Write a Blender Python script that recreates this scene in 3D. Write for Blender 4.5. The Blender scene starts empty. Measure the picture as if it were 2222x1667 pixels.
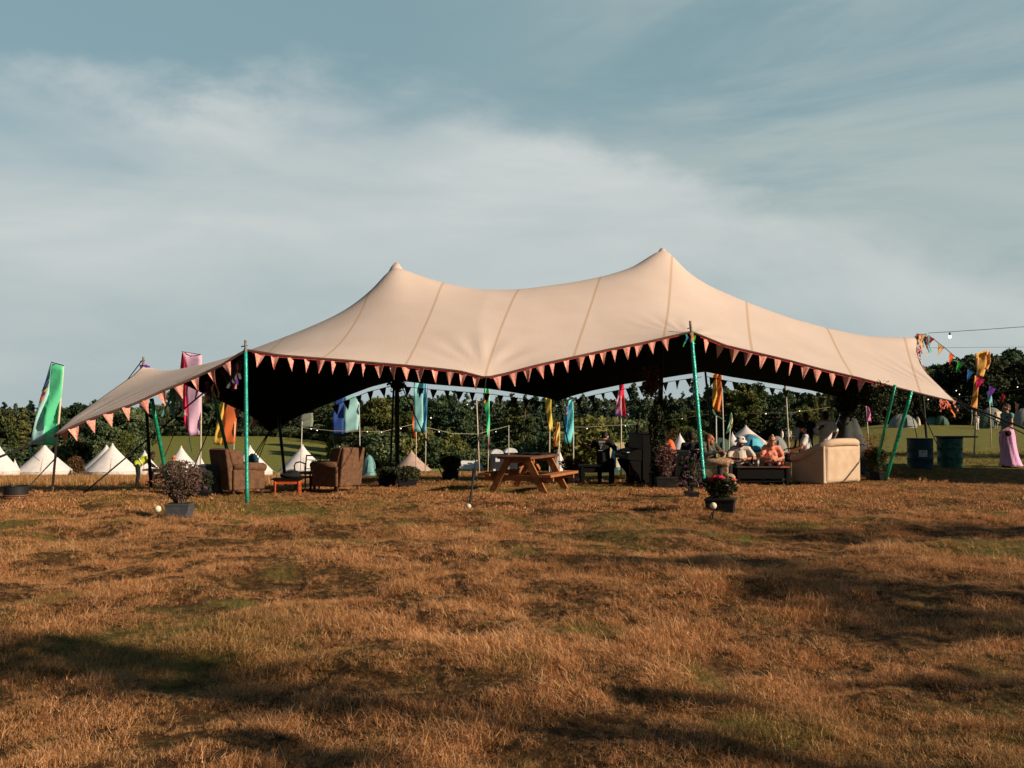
import bpy, bmesh, math, random
import numpy as np
from mathutils import Vector, Matrix, Euler
SC = bpy.context.scene
COL = SC.collection
R = math.radians
# ------------------------------------------------------------ camera, sky, sun
FOC = 2000.0; CX, CY = 1111.0, 833.5; PITCH = math.atan(66.5/2000); EYE = 1.6
cam = bpy.data.cameras.new('camera'); cam.sensor_width = 36; cam.lens = 36*FOC/2222
cam.clip_start = .1; cam.clip_end = 5000
camo = bpy.data.objects.new('camera', cam); COL.objects.link(camo)
camo.location = (0, 0, EYE); camo.rotation_euler = (math.pi/2+PITCH, 0, 0)
SC.camera = camo
SC.view_settings.view_transform = 'Standard'; SC.view_settings.look = 'None'
SC.view_settings.exposure = 0.35; SC.view_settings.gamma = 1.0
SUN_EL, SUN_AZ = 24.0, -25.0        # azimuth measured from +X towards +Y
sdir = Vector((math.cos(R(SUN_AZ))*math.cos(R(SUN_EL)), math.sin(R(SUN_AZ))*math.cos(R(SUN_EL)), math.sin(R(SUN_EL))))
sl = bpy.data.lights.new('sun', 'SUN'); sl.energy = 4.9; sl.angle = R(.55); sl.color = (1.0, .81, .62)
so = bpy.data.objects.new('sun', sl); COL.objects.link(so); so.rotation_euler = sdir.to_track_quat('Z', 'Y').to_euler()

W = bpy.data.worlds.new('World'); SC.world = W; W.use_nodes = True
def world():
    nt = W.node_tree; N = nt.nodes; L = nt.links; N.clear()
    out = N.new('ShaderNodeOutputWorld'); bg = N.new('ShaderNodeBackground'); bg.inputs[1].default_value = .1
    L.new(bg.outputs[0], out.inputs[0])
    sky = N.new('ShaderNodeTexSky'); sky.sky_type = 'NISHITA'; sky.sun_disc = False
    sky.sun_elevation = R(SUN_EL); sky.sun_rotation = math.atan2(sdir.x, sdir.y); sky.dust_density = 1.5
    tc = N.new('ShaderNodeTexCoord'); sep = N.new('ShaderNodeSeparateXYZ'); L.new(tc.outputs['Generated'], sep.inputs[0])
    def m(op, a, b=None, c=None, clamp=False):
        n = N.new('ShaderNodeMath'); n.operation = op; n.use_clamp = clamp
        for i, v in enumerate((a, b, c)):
            if v is None: continue
            if isinstance(v, (int, float)): n.inputs[i].default_value = v
            else: L.new(v, n.inputs[i])
        return n.outputs[0]
    def ss(v, a, b):
        n = N.new('ShaderNodeMapRange'); n.interpolation_type = 'SMOOTHSTEP'; L.new(v, n.inputs[0])
        n.inputs[1].default_value = a; n.inputs[2].default_value = b; return n.outputs[0]
    def noise(sc, det, vx=1, vz=1, rough=.55, dist=0, off=0):
        mp = N.new('ShaderNodeMapping'); mp.inputs['Scale'].default_value = (vx, 1, vz); mp.inputs['Location'].default_value = (off, off*.7, off*.3)
        L.new(tc.outputs['Generated'], mp.inputs[0]); n = N.new('ShaderNodeTexNoise'); n.inputs['Scale'].default_value = sc
        n.inputs['Detail'].default_value = det; n.inputs['Roughness'].default_value = rough; n.inputs['Distortion'].default_value = dist
        L.new(mp.outputs[0], n.inputs['Vector']); return n.outputs[0]
    def mix(f, a, b):
        n = N.new('ShaderNodeMix'); n.data_type = 'RGBA'
        if isinstance(f, (int, float)): n.inputs[0].default_value = f
        else: L.new(f, n.inputs[0])
        for i, v in ((6, a), (7, b)):
            if isinstance(v, tuple): n.inputs[i].default_value = v+(1,)
            else: L.new(v, n.inputs[i])
        return n.outputs[2]
    x, y, z = sep.outputs
    yy = m('MAXIMUM', y, .25); az = m('DIVIDE', x, yy); el = m('DIVIDE', z, yy)
    az = m('MINIMUM', m('MAXIMUM', az, -1.5), 1.5)
    clear = mix(.78, sky.outputs[0], SKY_CLEAR)
    n1 = noise(3.0, 6, 1, 2.2, .55, .3); n2 = noise(9, 7, 1, 2.0, .6, .2, 3.1); n3 = noise(2.2, 7, .8, 3.0, .6, .9, 7.7); n4 = noise(3.2, 6, .6, 2.6, .5, .5, 5.0)
    # cloud bank: its upper edge falls to the right
    edge = m('SUBTRACT', .385, m('MULTIPLY', m('MAXIMUM', m('ADD', az, .10), 0), .34))
    edge = m('ADD', edge, m('MULTIPLY', m('SUBTRACT', n1, .5), .22))
    edge = m('ADD', edge, m('MULTIPLY', m('SUBTRACT', n2, .5), .11))
    d = m('SUBTRACT', edge, el)
    bank = ss(d, -.014, .075)
    body = m('ADD', .62, m('MULTIPLY', m('SUBTRACT', n4, .46), 2.3))
    body = m('ADD', body, m('MULTIPLY', m('SUBTRACT', n3, .5), .9), clamp=True)
    lowfade = ss(el, -.02, .20)
    body = m('MULTIPLY', body, m('ADD', .35, m('MULTIPLY', lowfade, .65)))
    cl = m('MULTIPLY', bank, body)
    # thin high veil over the upper right
    veil = m('MULTIPLY', ss(n3, .30, .64), ss(az, -.15, .35))
    veil = m('MULTIPLY', veil, .85)
    c = mix(ss(el, .0, .34), SKY_LOW, clear)
    haze = ss(d, .0, .3)
    c = mix(m('MULTIPLY', haze, .55), c, SKY_MID)
    c = mix(veil, c, SKY_VEIL)
    c = mix(m('MULTIPLY', cl, .95), c, SKY_CLOUD)
    up = ss(z, .44, .62); c = mix(up, c, (.40, .72, .98))        # deeper blue overhead, darkened to cut fill light
    rear = ss(y, .35, -.1); c = mix(m('MULTIPLY', rear, .95), c, (.45, .78, 1.05))   # unseen sky on the other sides, darkened to cut fill light
    below = ss(z, -.02, 0.0)
    c = mix(below, (.5, .36, .2), c)
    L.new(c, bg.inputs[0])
SKY_CLEAR = (1.9, 2.95, 3.12); SKY_LOW = (2.8, 3.4, 3.45); SKY_MID = (2.9, 3.65, 3.8); SKY_VEIL = (3.6, 4.15, 4.05); SKY_CLOUD = (4.8, 5.1, 5.05)
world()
# ------------------------------------------------------------ projection helpers
cp, sp = math.cos(PITCH), math.sin(PITCH)
def at(px, py, Y):
    dx = (px-CX)/FOC; dz = (CY-py)/FOC; y = cp-dz*sp; z = sp+dz*cp
    return Vector((dx/y*Y, Y, EYE+z/y*Y))
def lerpT(t, T):
    return float(np.interp(t, [a for a, b in T], [b for a, b in T]))
def sst(v, a, b):
    t = np.clip((v-a)/(b-a), 0, 1); return t*t*(3-2*t)
TL = [(0, 0), (18, 0), (20, -.02), (24, -.3), (28, -.65), (35, -1.2), (45, -1.75), (60, -2.6), (87, -4.3), (97, -4.75), (125, -3.95), (165, -2.15), (220, -.5), (400, -1), (2500, 0)]
TC = [(0, 0), (20, -.0), (24, -.12), (30, -.45), (45, -1.5), (60, -2.45), (87, -4.2), (110, -4.7), (140, -4.7), (200, -3.5), (400, -1), (2500, 0)]
TM = [(0, 0), (20, 0), (24, -.12), (30, -.32), (45, -.62), (70, -1.2), (95, -1.6), (120, -1.8), (150, -1.6), (200, -1.0), (400, -1), (2500, 0)]
TR = [(0, 0), (20, 0), (22.4, .0), (24.5, .15), (28, .22), (40, .12), (60, .0), (80, -.05), (100, -.05), (130, .25), (200, 1), (400, 1), (2500, 0)]
def gza(x, y):
    x = np.asarray(x, float); y = np.asarray(y, float)
    px = CX+FOC*x/np.maximum(y, 12)
    f = lambda T: np.interp(y, [a for a, b in T], [b for a, b in T])
    l, c, m, r = f(TL), f(TC), f(TM), f(TR)
    a = sst(px, 560, 860); b = sst(px, 1240, 1560); e = sst(px, 1690, 1930)
    z = l*(1-a)+c*a; z = z*(1-b)+m*b; z = z*(1-e)+r*e
    return z
def gz(x, y): return float(gza(x, y))
def gp(px, Y):
    p = at(px, 900, Y); return Vector((p.x, Y, gz(p.x, Y)))
def foot(px, py, y0=3.5, y1=60):
    Y = y0
    while Y < y1:
        g = gp(px, Y); 
        q = CY-FOC*((g.z-EYE)*cp-Y*sp)/(Y*cp+(g.z-EYE)*sp)
        if q <= py: return g
        Y += .05
    return gp(px, y1)
# ------------------------------------------------------------ object helpers
def tag(o, label=None, cat=None, group=None, kind=None):
    if label: o['label'] = label
    if cat: o['category'] = cat
    if group: o['group'] = group
    if kind: o['kind'] = kind
    return o
def thing(name, label, cat, loc=(0, 0, 0), rz=0.0, group=None, scale=1.0):
    o = bpy.data.objects.new(name, None); COL.objects.link(o); o.empty_display_size = .1
    o.location = loc; o.rotation_euler = (0, 0, rz); o.scale = (scale,)*3
    return tag(o, label, cat, group)
def finish(name, me, mats, parent=None, smooth=False, bevel=0, world=False):
    if not isinstance(mats, (list, tuple)): mats = [mats]
    for m_ in mats: me.materials.append(m_)
    if world and parent is not None:
        me.transform(Matrix.Translation(-Vector(parent.location)))
    o = bpy.data.objects.new(name, me); COL.objects.link(o)
    if parent is not None: o.parent = parent
    if smooth: me.polygons.foreach_set('use_smooth', [True]*len(me.polygons))
    if bevel:
        b = o.modifiers.new('bevel', 'BEVEL'); b.width = bevel; b.segments = 2 if bevel < .03 else 3; b.limit_method = 'ANGLE'
        b.harden_normals = False
    return o
def copy_tree(o, parent=None):
    c = o.copy(); COL.objects.link(c)
    if parent is not None: c.parent = parent
    for ch in list(o.children): copy_tree(ch, c)
    return c
def rotz(a): return Matrix.Rotation(a, 3, 'Z')
class MB:
    def __init__(s): s.v = []; s.f = []; s.mi = []
    def add(s, vs, fs, mi=0):
        o = len(s.v); s.v += [tuple(v) for v in vs]; s.f += [tuple(i+o for i in f) for f in fs]; s.mi += [mi]*len(fs); return s
    def box(s, c, size, rot=None, mi=0, taper=1.0):
        x, y, z = [a/2 for a in size]; vs = []
        for k in (-1, 1):
            t = taper if k > 0 else 1.0
            for (i, j) in ((-1, -1), (1, -1), (1, 1), (-1, 1)): vs.append(Vector((i*x*t, j*y*t, k*z)))
        if rot is not None: vs = [rot @ v for v in vs]
        c = Vector(c); vs = [v+c for v in vs]
        return s.add(vs, [(0, 3, 2, 1), (4, 5, 6, 7), (0, 1, 5, 4), (1, 2, 6, 5), (2, 3, 7, 6), (3, 0, 4, 7)], mi)
    def bar(s, a, b, w, h, mi=0, up=(0, 0, 1)):
        a, b = Vector(a), Vector(b); d = (b-a); l = d.length; d.normalize(); u = Vector(up)
        if abs(d.dot(u)) > .98: u = Vector((0, 1, 0))
        x = u.cross(d).normalized(); y = d.cross(x).normalized()
        M = Matrix((x, y, d)).transposed()
        return s.box((a+b)/2, (w, h, l), M, mi)
    def tube(s, pts, r, n=8, mi=0):
        pts = [Vector(p) for p in pts]; k = len(pts)
        rs = [r]*k if isinstance(r, (int, float)) else list(r)
        vs = []; fs = []; ref = Vector((0, 0, 1))
        for i, p in enumerate(pts):
            d = (pts[min(i+1, k-1)]-pts[max(i-1, 0)])
            if d.length < 1e-9: d = Vector((0, 0, 1))
            d.normalize(); rf = ref if abs(d.dot(ref)) < .9 else Vector((1, 0, 0))
            x = rf.cross(d).normalized(); y = d.cross(x)
            for j in range(n):
                a = 2*math.pi*j/n; vs.append(p+(x*math.cos(a)+y*math.sin(a))*rs[i])
        for i in range(k-1):
            for j in range(n):
                fs.append((i*n+j, i*n+(j+1) % n, (i+1)*n+(j+1) % n, (i+1)*n+j))
        fs.append(tuple(range(n))[::-1]); fs.append(tuple((k-1)*n+j for j in range(n)))
        return s.add(vs, fs, mi)
    def capsule(s, a, b, ra, rb, n=10, flat=None):
        a, b = Vector(a), Vector(b); d = b-a
        if d.length < 1e-5: d = Vector((0, 0, 1e-4))
        dn = d.normalized(); pts = []; rr = []
        for t in (1.0, .8, .45): pts.append(a-dn*ra*t); rr.append(max(ra*math.sqrt(max(0, 1-t*t)), 1e-4))
        pts.append(a); rr.append(ra); pts.append(b); rr.append(rb)
        for t in (.45, .8, 1.0): pts.append(b+dn*rb*t); rr.append(max(rb*math.sqrt(max(0, 1-t*t)), 1e-4))
        return s.tube(pts, rr, n)
    def ell(s, c, rad, rot=None, n=12, m=8, mi=0):
        vs = []; fs = []; c = Vector(c)
        for i in range(m+1):
            th = math.pi*i/m
            for j in range(n):
                a = 2*math.pi*j/n; st = max(math.sin(th), 1e-3)
                v = Vector((rad[0]*st*math.cos(a), rad[1]*st*math.sin(a), rad[2]*math.cos(th)))
                if rot is not None: v = rot @ v
                vs.append(v+c)
        for i in range(m):
            for j in range(n): fs.append((i*n+j, (i+1)*n+j, (i+1)*n+(j+1) % n, i*n+(j+1) % n))
        fs.append(tuple(range(n))); fs.append(tuple(m*n+j for j in range(n))[::-1])
        return s.add(vs, fs, mi)
    def lathe(s, prof, c=(0, 0, 0), n=20, mi=0):
        vs = []; fs = []; c = Vector(c); k = len(prof)
        for (r, z) in prof:
            for j in range(n):
                a = 2*math.pi*j/n; vs.append(c+Vector((r*math.cos(a), r*math.sin(a), z)))
        for i in range(k-1):
            for j in range(n): fs.append((i*n+j, i*n+(j+1) % n, (i+1)*n+(j+1) % n, (i+1)*n+j))
        fs.append(tuple(range(n))[::-1]); fs.append(tuple((k-1)*n+j for j in range(n)))
        return s.add(vs, fs, mi)
    def prism(s, poly, axis_vec, mi=0):
        """poly: list of 3D points, extruded by axis_vec"""
        n = len(poly); a = [Vector(p) for p in poly]; e = Vector(axis_vec)
        return s.add(a+[p+e for p in a], [tuple(range(n))[::-1], tuple(range(n, 2*n))]+[(i, (i+1) % n, n+(i+1) % n, n+i) for i in range(n)], mi)
    def grid(s, P, mi=0):
        r, c = len(P), len(P[0]); vs = [q for row in P for q in row]
        return s.add(vs, [(i*c+j, i*c+j+1, (i+1)*c+j+1, (i+1)*c+j) for i in range(r-1) for j in range(c-1)], mi)
    def mesh(s, name='m'):
        me = bpy.data.meshes.new(name); me.from_pydata(s.v, [], s.f); me.update()
        me.polygons.foreach_set('material_index', s.mi)
        return me
    def build(s, name, mats, parent=None, smooth=False, bevel=0, world=False):
        return finish(name, s.mesh(name), mats, parent, smooth, bevel, world)
# ------------------------------------------------------------ materials
def srgb(h):
    h = h.lstrip('#'); c = [int(h[i:i+2], 16)/255 for i in (0, 2, 4)]
    return tuple(x/12.92 if x <= .04045 else ((x+.055)/1.055)**2.4 for x in c)
def mat(name, c1, c2=None, scale=8.0, rough=.8, bump=.0, bscale=None, metal=0, transl=0, spec=.3, coord='Object', stretch=(1, 1, 1), detail=4, rand=0.0, c3=None):
    m_ = bpy.data.materials.new(name); m_.use_nodes = True; nt = m_.node_tree; N = nt.nodes; L = nt.links
    b = N['Principled BSDF']; b.inputs['Roughness'].default_value = rough; b.inputs['Metallic'].default_value = metal
    b.inputs['Specular IOR Level'].default_value = spec
    c2 = c2 or tuple(x*.8 for x in c1)
    tc = N.new('ShaderNodeTexCoord'); mp = N.new('ShaderNodeMapping'); mp.inputs['Scale'].default_value = stretch
    L.new(tc.outputs[coord], mp.inputs[0])
    n = N.new('ShaderNodeTexNoise'); n.inputs['Scale'].default_value = scale; n.inputs['Detail'].default_value = detail; L.new(mp.outputs[0], n.inputs['Vector'])
    r = N.new('ShaderNodeValToRGB'); r.color_ramp.elements[0].position = .35; r.color_ramp.elements[1].position = .65
    r.color_ramp.elements[0].color = c1+(1,); r.color_ramp.elements[1].color = c2+(1,)
    if c3:
        e = r.color_ramp.elements.new(.8); e.color = c3+(1,)
    L.new(n.outputs[0], r.inputs[0]); colour = r.outputs[0]
    if rand:
        oi = N.new('ShaderNodeObjectInfo'); hs = N.new('ShaderNodeHueSaturation'); L.new(colour, hs.inputs['Color'])
        mr = N.new('ShaderNodeMapRange'); L.new(oi.outputs['Random'], mr.inputs[0]); mr.inputs[3].default_value = 1-rand; mr.inputs[4].default_value = 1+rand
        L.new(mr.outputs[0], hs.inputs['Value']); colour = hs.outputs[0]
    L.new(colour, b.inputs['Base Color'])
    if bump:
        n2 = N.new('ShaderNodeTexNoise'); n2.inputs['Scale'].default_value = bscale or scale*6; n2.inputs['Detail'].default_value = 4
        L.new(mp.outputs[0], n2.inputs['Vector']); bp = N.new('ShaderNodeBump'); bp.inputs['Strength'].default_value = min(bump, 1); bp.inputs['Distance'].default_value = .01*max(1, bump)
        L.new(n2.outputs[0], bp.inputs['Height']); L.new(bp.outputs[0], b.inputs['Normal'])
    if transl:
        t = N.new('ShaderNodeBsdfTranslucent'); L.new(colour, t.inputs[0]); ms = N.new('ShaderNodeMixShader'); ms.inputs[0].default_value = transl
        L.new(b.outputs[0], ms.inputs[1]); L.new(t.outputs[0], ms.inputs[2]); L.new(ms.outputs[0], N['Material Output'].inputs[0])
    return m_
def foliage_mat(name, cols, transl=.22, rough=.7, hue=.03, val=.35, wscale=.35):
    m_ = bpy.data.materials.new(name); m_.use_nodes = True; nt = m_.node_tree; N = nt.nodes; L = nt.links
    b = N['Principled BSDF']; b.inputs['Roughness'].default_value = rough; b.inputs['Specular IOR Level'].default_value = .15
    a = N.new('ShaderNodeAttribute'); a.attribute_name = 'rnd'
    r = N.new('ShaderNodeValToRGB'); els = r.color_ramp.elements
    for i, c in enumerate(cols):
        p = i/(len(cols)-1)
        e = els[i] if i < 2 else els.new(p)
        e.position = p; e.color = c+(1,)
    geo = N.new('ShaderNodeNewGeometry'); n = N.new('ShaderNodeTexNoise'); n.inputs['Scale'].default_value = wscale; L.new(geo.outputs['Position'], n.inputs['Vector'])
    ad = N.new('ShaderNodeMath'); ad.operation = 'MULTIPLY_ADD'; L.new(n.outputs[0], ad.inputs[0]); ad.inputs[1].default_value = 1.2; 
    s_ = N.new('ShaderNodeMath'); s_.operation = 'MULTIPLY_ADD'; L.new(a.outputs['Fac'], s_.inputs[0]); s_.inputs[1].default_value = .8; s_.inputs[2].default_value = -.5
    L.new(s_.outputs[0], ad.inputs[2]); L.new(ad.outputs[0], r.inputs[0])
    oi = N.new('ShaderNodeObjectInfo'); hs = N.new('ShaderNodeHueSaturation'); L.new(r.outputs[0], hs.inputs['Color'])
    mr = N.new('ShaderNodeMapRange'); L.new(oi.outputs['Random'], mr.inputs[0]); mr.inputs[3].default_value = 1-val; mr.inputs[4].default_value = 1+val; L.new(mr.outputs[0], hs.inputs['Value'])
    mr = N.new('ShaderNodeMapRange'); L.new(oi.outputs['Random'], mr.inputs[0]); mr.inputs[3].default_value = .5+hue; mr.inputs[4].default_value = .5-hue; L.new(mr.outputs[0], hs.inputs['Hue'])
    L.new(hs.outputs[0], b.inputs['Base Color'])
    t = N.new('ShaderNodeBsdfTranslucent'); L.new(hs.outputs[0], t.inputs[0]); ms = N.new('ShaderNodeMixShader'); ms.inputs[0].default_value = transl
    L.new(b.outputs[0], ms.inputs[1]); L.new(t.outputs[0], ms.inputs[2]); L.new(ms.outputs[0], N['Material Output'].inputs[0])
    return m_
M = {}
def S(key, *a, **k):
    M[key] = mat(key, *a, **k); return M[key]
# ------------------------------------------------------------ numpy quads (leaves, blades)
def quads_mesh(name, C, U, V, rnd):
    """C centre, U,V half axes (n,3)"""
    n = len(C); P = np.stack([C-U-V, C+U-V, C+U*.6+V, C-U*.6+V], 1).reshape(-1, 3)
    me = bpy.data.meshes.new(name); me.vertices.add(4*n); me.vertices.foreach_set('co', P.ravel())
    me.loops.add(4*n); me.loops.foreach_set('vertex_index', np.arange(4*n)); me.polygons.add(n)
    me.polygons.foreach_set('loop_start', np.arange(0, 4*n, 4)); me.polygons.foreach_set('loop_total', np.full(n, 4))
    me.update(calc_edges=True)
    at_ = me.attributes.new('rnd', 'FLOAT', 'FACE'); at_.data.foreach_set('value', np.asarray(rnd, np.float32))
    return me
def rand_axes(rg, n, size, aspect=.6, up=0.0):
    a = rg.normal(size=(n, 3)); a[:, 2] *= (1-up); a /= np.linalg.norm(a, axis=1)[:, None]+1e-9
    b = rg.normal(size=(n, 3)); b -= (b*a).sum(1)[:, None]*a; b /= np.linalg.norm(b, axis=1)[:, None]+1e-9
    s = size*rg.uniform(.6, 1.3, n)[:, None]
    return a*s*aspect, b*s
# ------------------------------------------------------------ ground sheet
def vnoise(x, y, s, seed=0):
    """value noise, numpy"""
    x = np.asarray(x, float)*s+seed*17.3; y = np.asarray(y, float)*s+seed*9.1
    xi = np.floor(x).astype(np.int64); yi = np.floor(y).astype(np.int64); fx = x-xi; fy = y-yi
    fx = fx*fx*(3-2*fx); fy = fy*fy*(3-2*fy)
    def h(a, b):
        n = (a*374761393+b*668265263+seed*1442695) & 0x7fffffff
        n = ((n ^ (n >> 13))*1274126177) & 0x7fffffff
        return ((n ^ (n >> 16)) & 0xffff)/65535.0
    return (h(xi, yi)*(1-fx)+h(xi+1, yi)*fx)*(1-fy)+(h(xi, yi+1)*(1-fx)+h(xi+1, yi+1)*fx)*fy
def fbm(x, y, s, o=3, seed=0):
    t = 0; a = .5; w = 0
    for k in range(o): t = t+a*vnoise(x, y, s*2**k, seed+k); w += a; a *= .5
    return t/w
def relief(x, y):
    f = np.clip(1-(np.asarray(y)-13)/8, 0, 1)
    return f*((fbm(x, y, .8, 3, 2)-.5)*.26+(fbm(x, y, 2.6, 2, 5)-.5)*.12)
def greenness(x, y):
    px = CX+FOC*x/np.maximum(y, 4)
    n = fbm(x, y, .45, 3, 11); g = np.clip((n-.52)*3.2, 0, 1)*.7
    n2 = fbm(x, y, 1.7, 2, 23); g = np.maximum(g, np.clip((n2-.66)*4, 0, 1)*.8)
    back = sst(y, 22.5, 26)*(1-sst(y, 34, 42)); g = np.maximum(g, back*.85)
    left = 1-sst(px, 560, 860)
    g = np.where(y > 36, g*.4, g)
    g = np.maximum(g, sst(y, 88, 100)*.95*(1-sst(px, 1450, 1700)*.2))
    right = sst(px, 1620, 1800)*sst(y, 24, 32); g = np.maximum(g, right*.85)
    mid = sst(px, 1230, 1300)*sst(y, 22, 26); g = np.maximum(g, mid*.75)
    return np.clip(g, 0, 1)
def ground_mat():
    m_ = bpy.data.materials.new('field_turf'); m_.use_nodes = True; nt = m_.node_tree; N = nt.nodes; L = nt.links
    b = N['Principled BSDF']; b.inputs['Roughness'].default_value = .95; b.inputs['Specular IOR Level'].default_value = .1
    geo = N.new('ShaderNodeNewGeometry')
    def noise(s, d=4, st=(1, 1, 1)):
        mp = N.new('ShaderNodeMapping'); mp.inputs['Scale'].default_value = st; L.new(geo.outputs['Position'], mp.inputs[0])
        n = N.new('ShaderNodeTexNoise'); n.inputs['Scale'].default_value = s; n.inputs['Detail'].default_value = d; n.inputs['Roughness'].default_value = .65
        L.new(mp.outputs[0], n.inputs['Vector']); return n.outputs[0]
    def ramp(f, stops):
        r = N.new('ShaderNodeValToRGB'); L.new(f, r.inputs[0])
        for i, (p, c) in enumerate(stops):
            e = r.color_ramp.elements[i] if i < 2 else r.color_ramp.elements.new(p)
            e.position = p; e.color = c+(1,)
        return r.outputs[0]
    dry = ramp(noise(5, 8), [(.3, (.05, .020, .007)), (.5, (.17, .075, .024)), (.7, (.36, .17, .06))])
    grn = ramp(noise(4, 8), [(.3, (.05, .06, .013)), (.5, (.17, .18, .04)), (.7, (.30, .28, .075))])
    shaded_soil = ramp(noise(14, 6), [(.35, (.028, .015, .006)), (.6, (.10, .048, .018)), (.75, (.24, .12, .046))])  # soil near the camera, shade between tufts darkened into its colour
    nr = N.new('ShaderNodeAttribute'); nr.attribute_name = 'near'; dm = N.new('ShaderNodeMix'); dm.data_type = 'RGBA'; L.new(nr.outputs['Fac'], dm.inputs[0]); L.new(dry, dm.inputs[6]); L.new(shaded_soil, dm.inputs[7]); dry = dm.outputs[2]
    a = N.new('ShaderNodeAttribute'); a.attribute_name = 'green'
    ad = N.new('ShaderNodeMath'); ad.operation = 'MULTIPLY_ADD'; L.new(noise(2.2, 5), ad.inputs[0]); ad.inputs[1].default_value = .9; 
    s_ = N.new('ShaderNodeMath'); s_.operation = 'ADD'; L.new(a.outputs['Fac'], s_.inputs[0]); s_.inputs[1].default_value = -.45; L.new(s_.outputs[0], ad.inputs[2]); ad.use_clamp = True
    mx = N.new('ShaderNodeMix'); mx.data_type = 'RGBA'; L.new(ad.outputs[0], mx.inputs[0]); L.new(dry, mx.inputs[6]); L.new(grn, mx.inputs[7])
    L.new(mx.outputs[2], b.inputs['Base Color'])
    bp = N.new('ShaderNodeBump'); bp.inputs['Strength'].default_value = 1; bp.inputs['Distance'].default_value = .08; L.new(noise(9, 6), bp.inputs['Height']); L.new(bp.outputs[0], b.inputs['Normal'])
    return m_
def make_ground():
    ys = np.concatenate([np.linspace(-60, 0, 12), np.arange(1, 14, .11), 14*np.geomspace(1, 2300/14, 150)[0:]]); ys = np.unique(ys)
    xs = np.arange(0, 9, .13); xs = np.concatenate([xs, 9*np.geomspace(1, 2000/9, 90)[1:]]); xs = np.concatenate([-xs[::-1][:-1], xs])
    X, Y = np.meshgrid(xs, ys); Z = gza(X, Y)+relief(X, Y)
    Z += np.where(Y > 90, (fbm(X, Y, .02, 2, 3)-.5)*.8, 0)
    r, c = X.shape; me = bpy.data.meshes.new('ground')
    P = np.stack([X, Y, Z], -1).reshape(-1, 3); me.vertices.add(len(P)); me.vertices.foreach_set('co', P.ravel())
    i, j = np.meshgrid(np.arange(r-1), np.arange(c-1), indexing='ij'); q = np.stack([i*c+j, i*c+j+1, (i+1)*c+j+1, (i+1)*c+j], -1).reshape(-1, 4)
    n = len(q); me.loops.add(4*n); me.loops.foreach_set('vertex_index', q.ravel()); me.polygons.add(n)
    me.polygons.foreach_set('loop_start', np.arange(0, 4*n, 4)); me.polygons.foreach_set('loop_total', np.full(n, 4)); me.update(calc_edges=True)
    at_ = me.attributes.new('green', 'FLOAT', 'POINT'); at_.data.foreach_set('value', greenness(X, Y).astype(np.float32).ravel())
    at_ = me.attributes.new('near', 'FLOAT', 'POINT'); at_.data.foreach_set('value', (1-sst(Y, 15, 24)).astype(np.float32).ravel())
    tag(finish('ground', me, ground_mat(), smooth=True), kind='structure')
make_ground()
# ------------------------------------------------------------ grass blades
def blade_mat():
    m_ = bpy.data.materials.new('grass_blade'); m_.use_nodes = True; nt = m_.node_tree; N = nt.nodes; L = nt.links
    b = N['Principled BSDF']; b.inputs['Roughness'].default_value = .65; b.inputs['Specular IOR Level'].default_value = .25
    a = N.new('ShaderNodeAttribute'); a.attribute_name = 'rnd'
    g = N.new('ShaderNodeAttribute'); g.attribute_type = 'INSTANCER'; g.attribute_name = 'green'
    def ramp(stops):
        r = N.new('ShaderNodeValToRGB'); L.new(a.outputs['Fac'], r.inputs[0])
        for i, (p, c) in enumerate(stops):
            e = r.color_ramp.elements[i] if i < 2 else r.color_ramp.elements.new(p)
            e.position = p; e.color = c+(1,)
        return r.outputs[0]
    dry = ramp([(0, (.16, .053, .016)), (.3, (.44, .178, .056)), (.65, (.72, .355, .138)), (1, (.90, .58, .31))])
    grn = ramp([(0, (.03, .045, .010)), (.4, (.11, .12, .022)), (.7, (.28, .20, .05)), (1, (.56, .34, .12))])
    mx = N.new('ShaderNodeMix'); mx.data_type = 'RGBA'; L.new(g.outputs['Fac'], mx.inputs[0]); L.new(dry, mx.inputs[6]); L.new(grn, mx.inputs[7])
    L.new(mx.outputs[2], b.inputs['Base Color'])
    t = N.new('ShaderNodeBsdfTranslucent'); L.new(mx.outputs[2], t.inputs[0]); ms = N.new('ShaderNodeMixShader'); ms.inputs[0].default_value = .25
    L.new(b.outputs[0], ms.inputs[1]); L.new(t.outputs[0], ms.inputs[2]); L.new(ms.outputs[0], N['Material Output'].inputs[0])
    return m_
BL = blade_mat()
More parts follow.
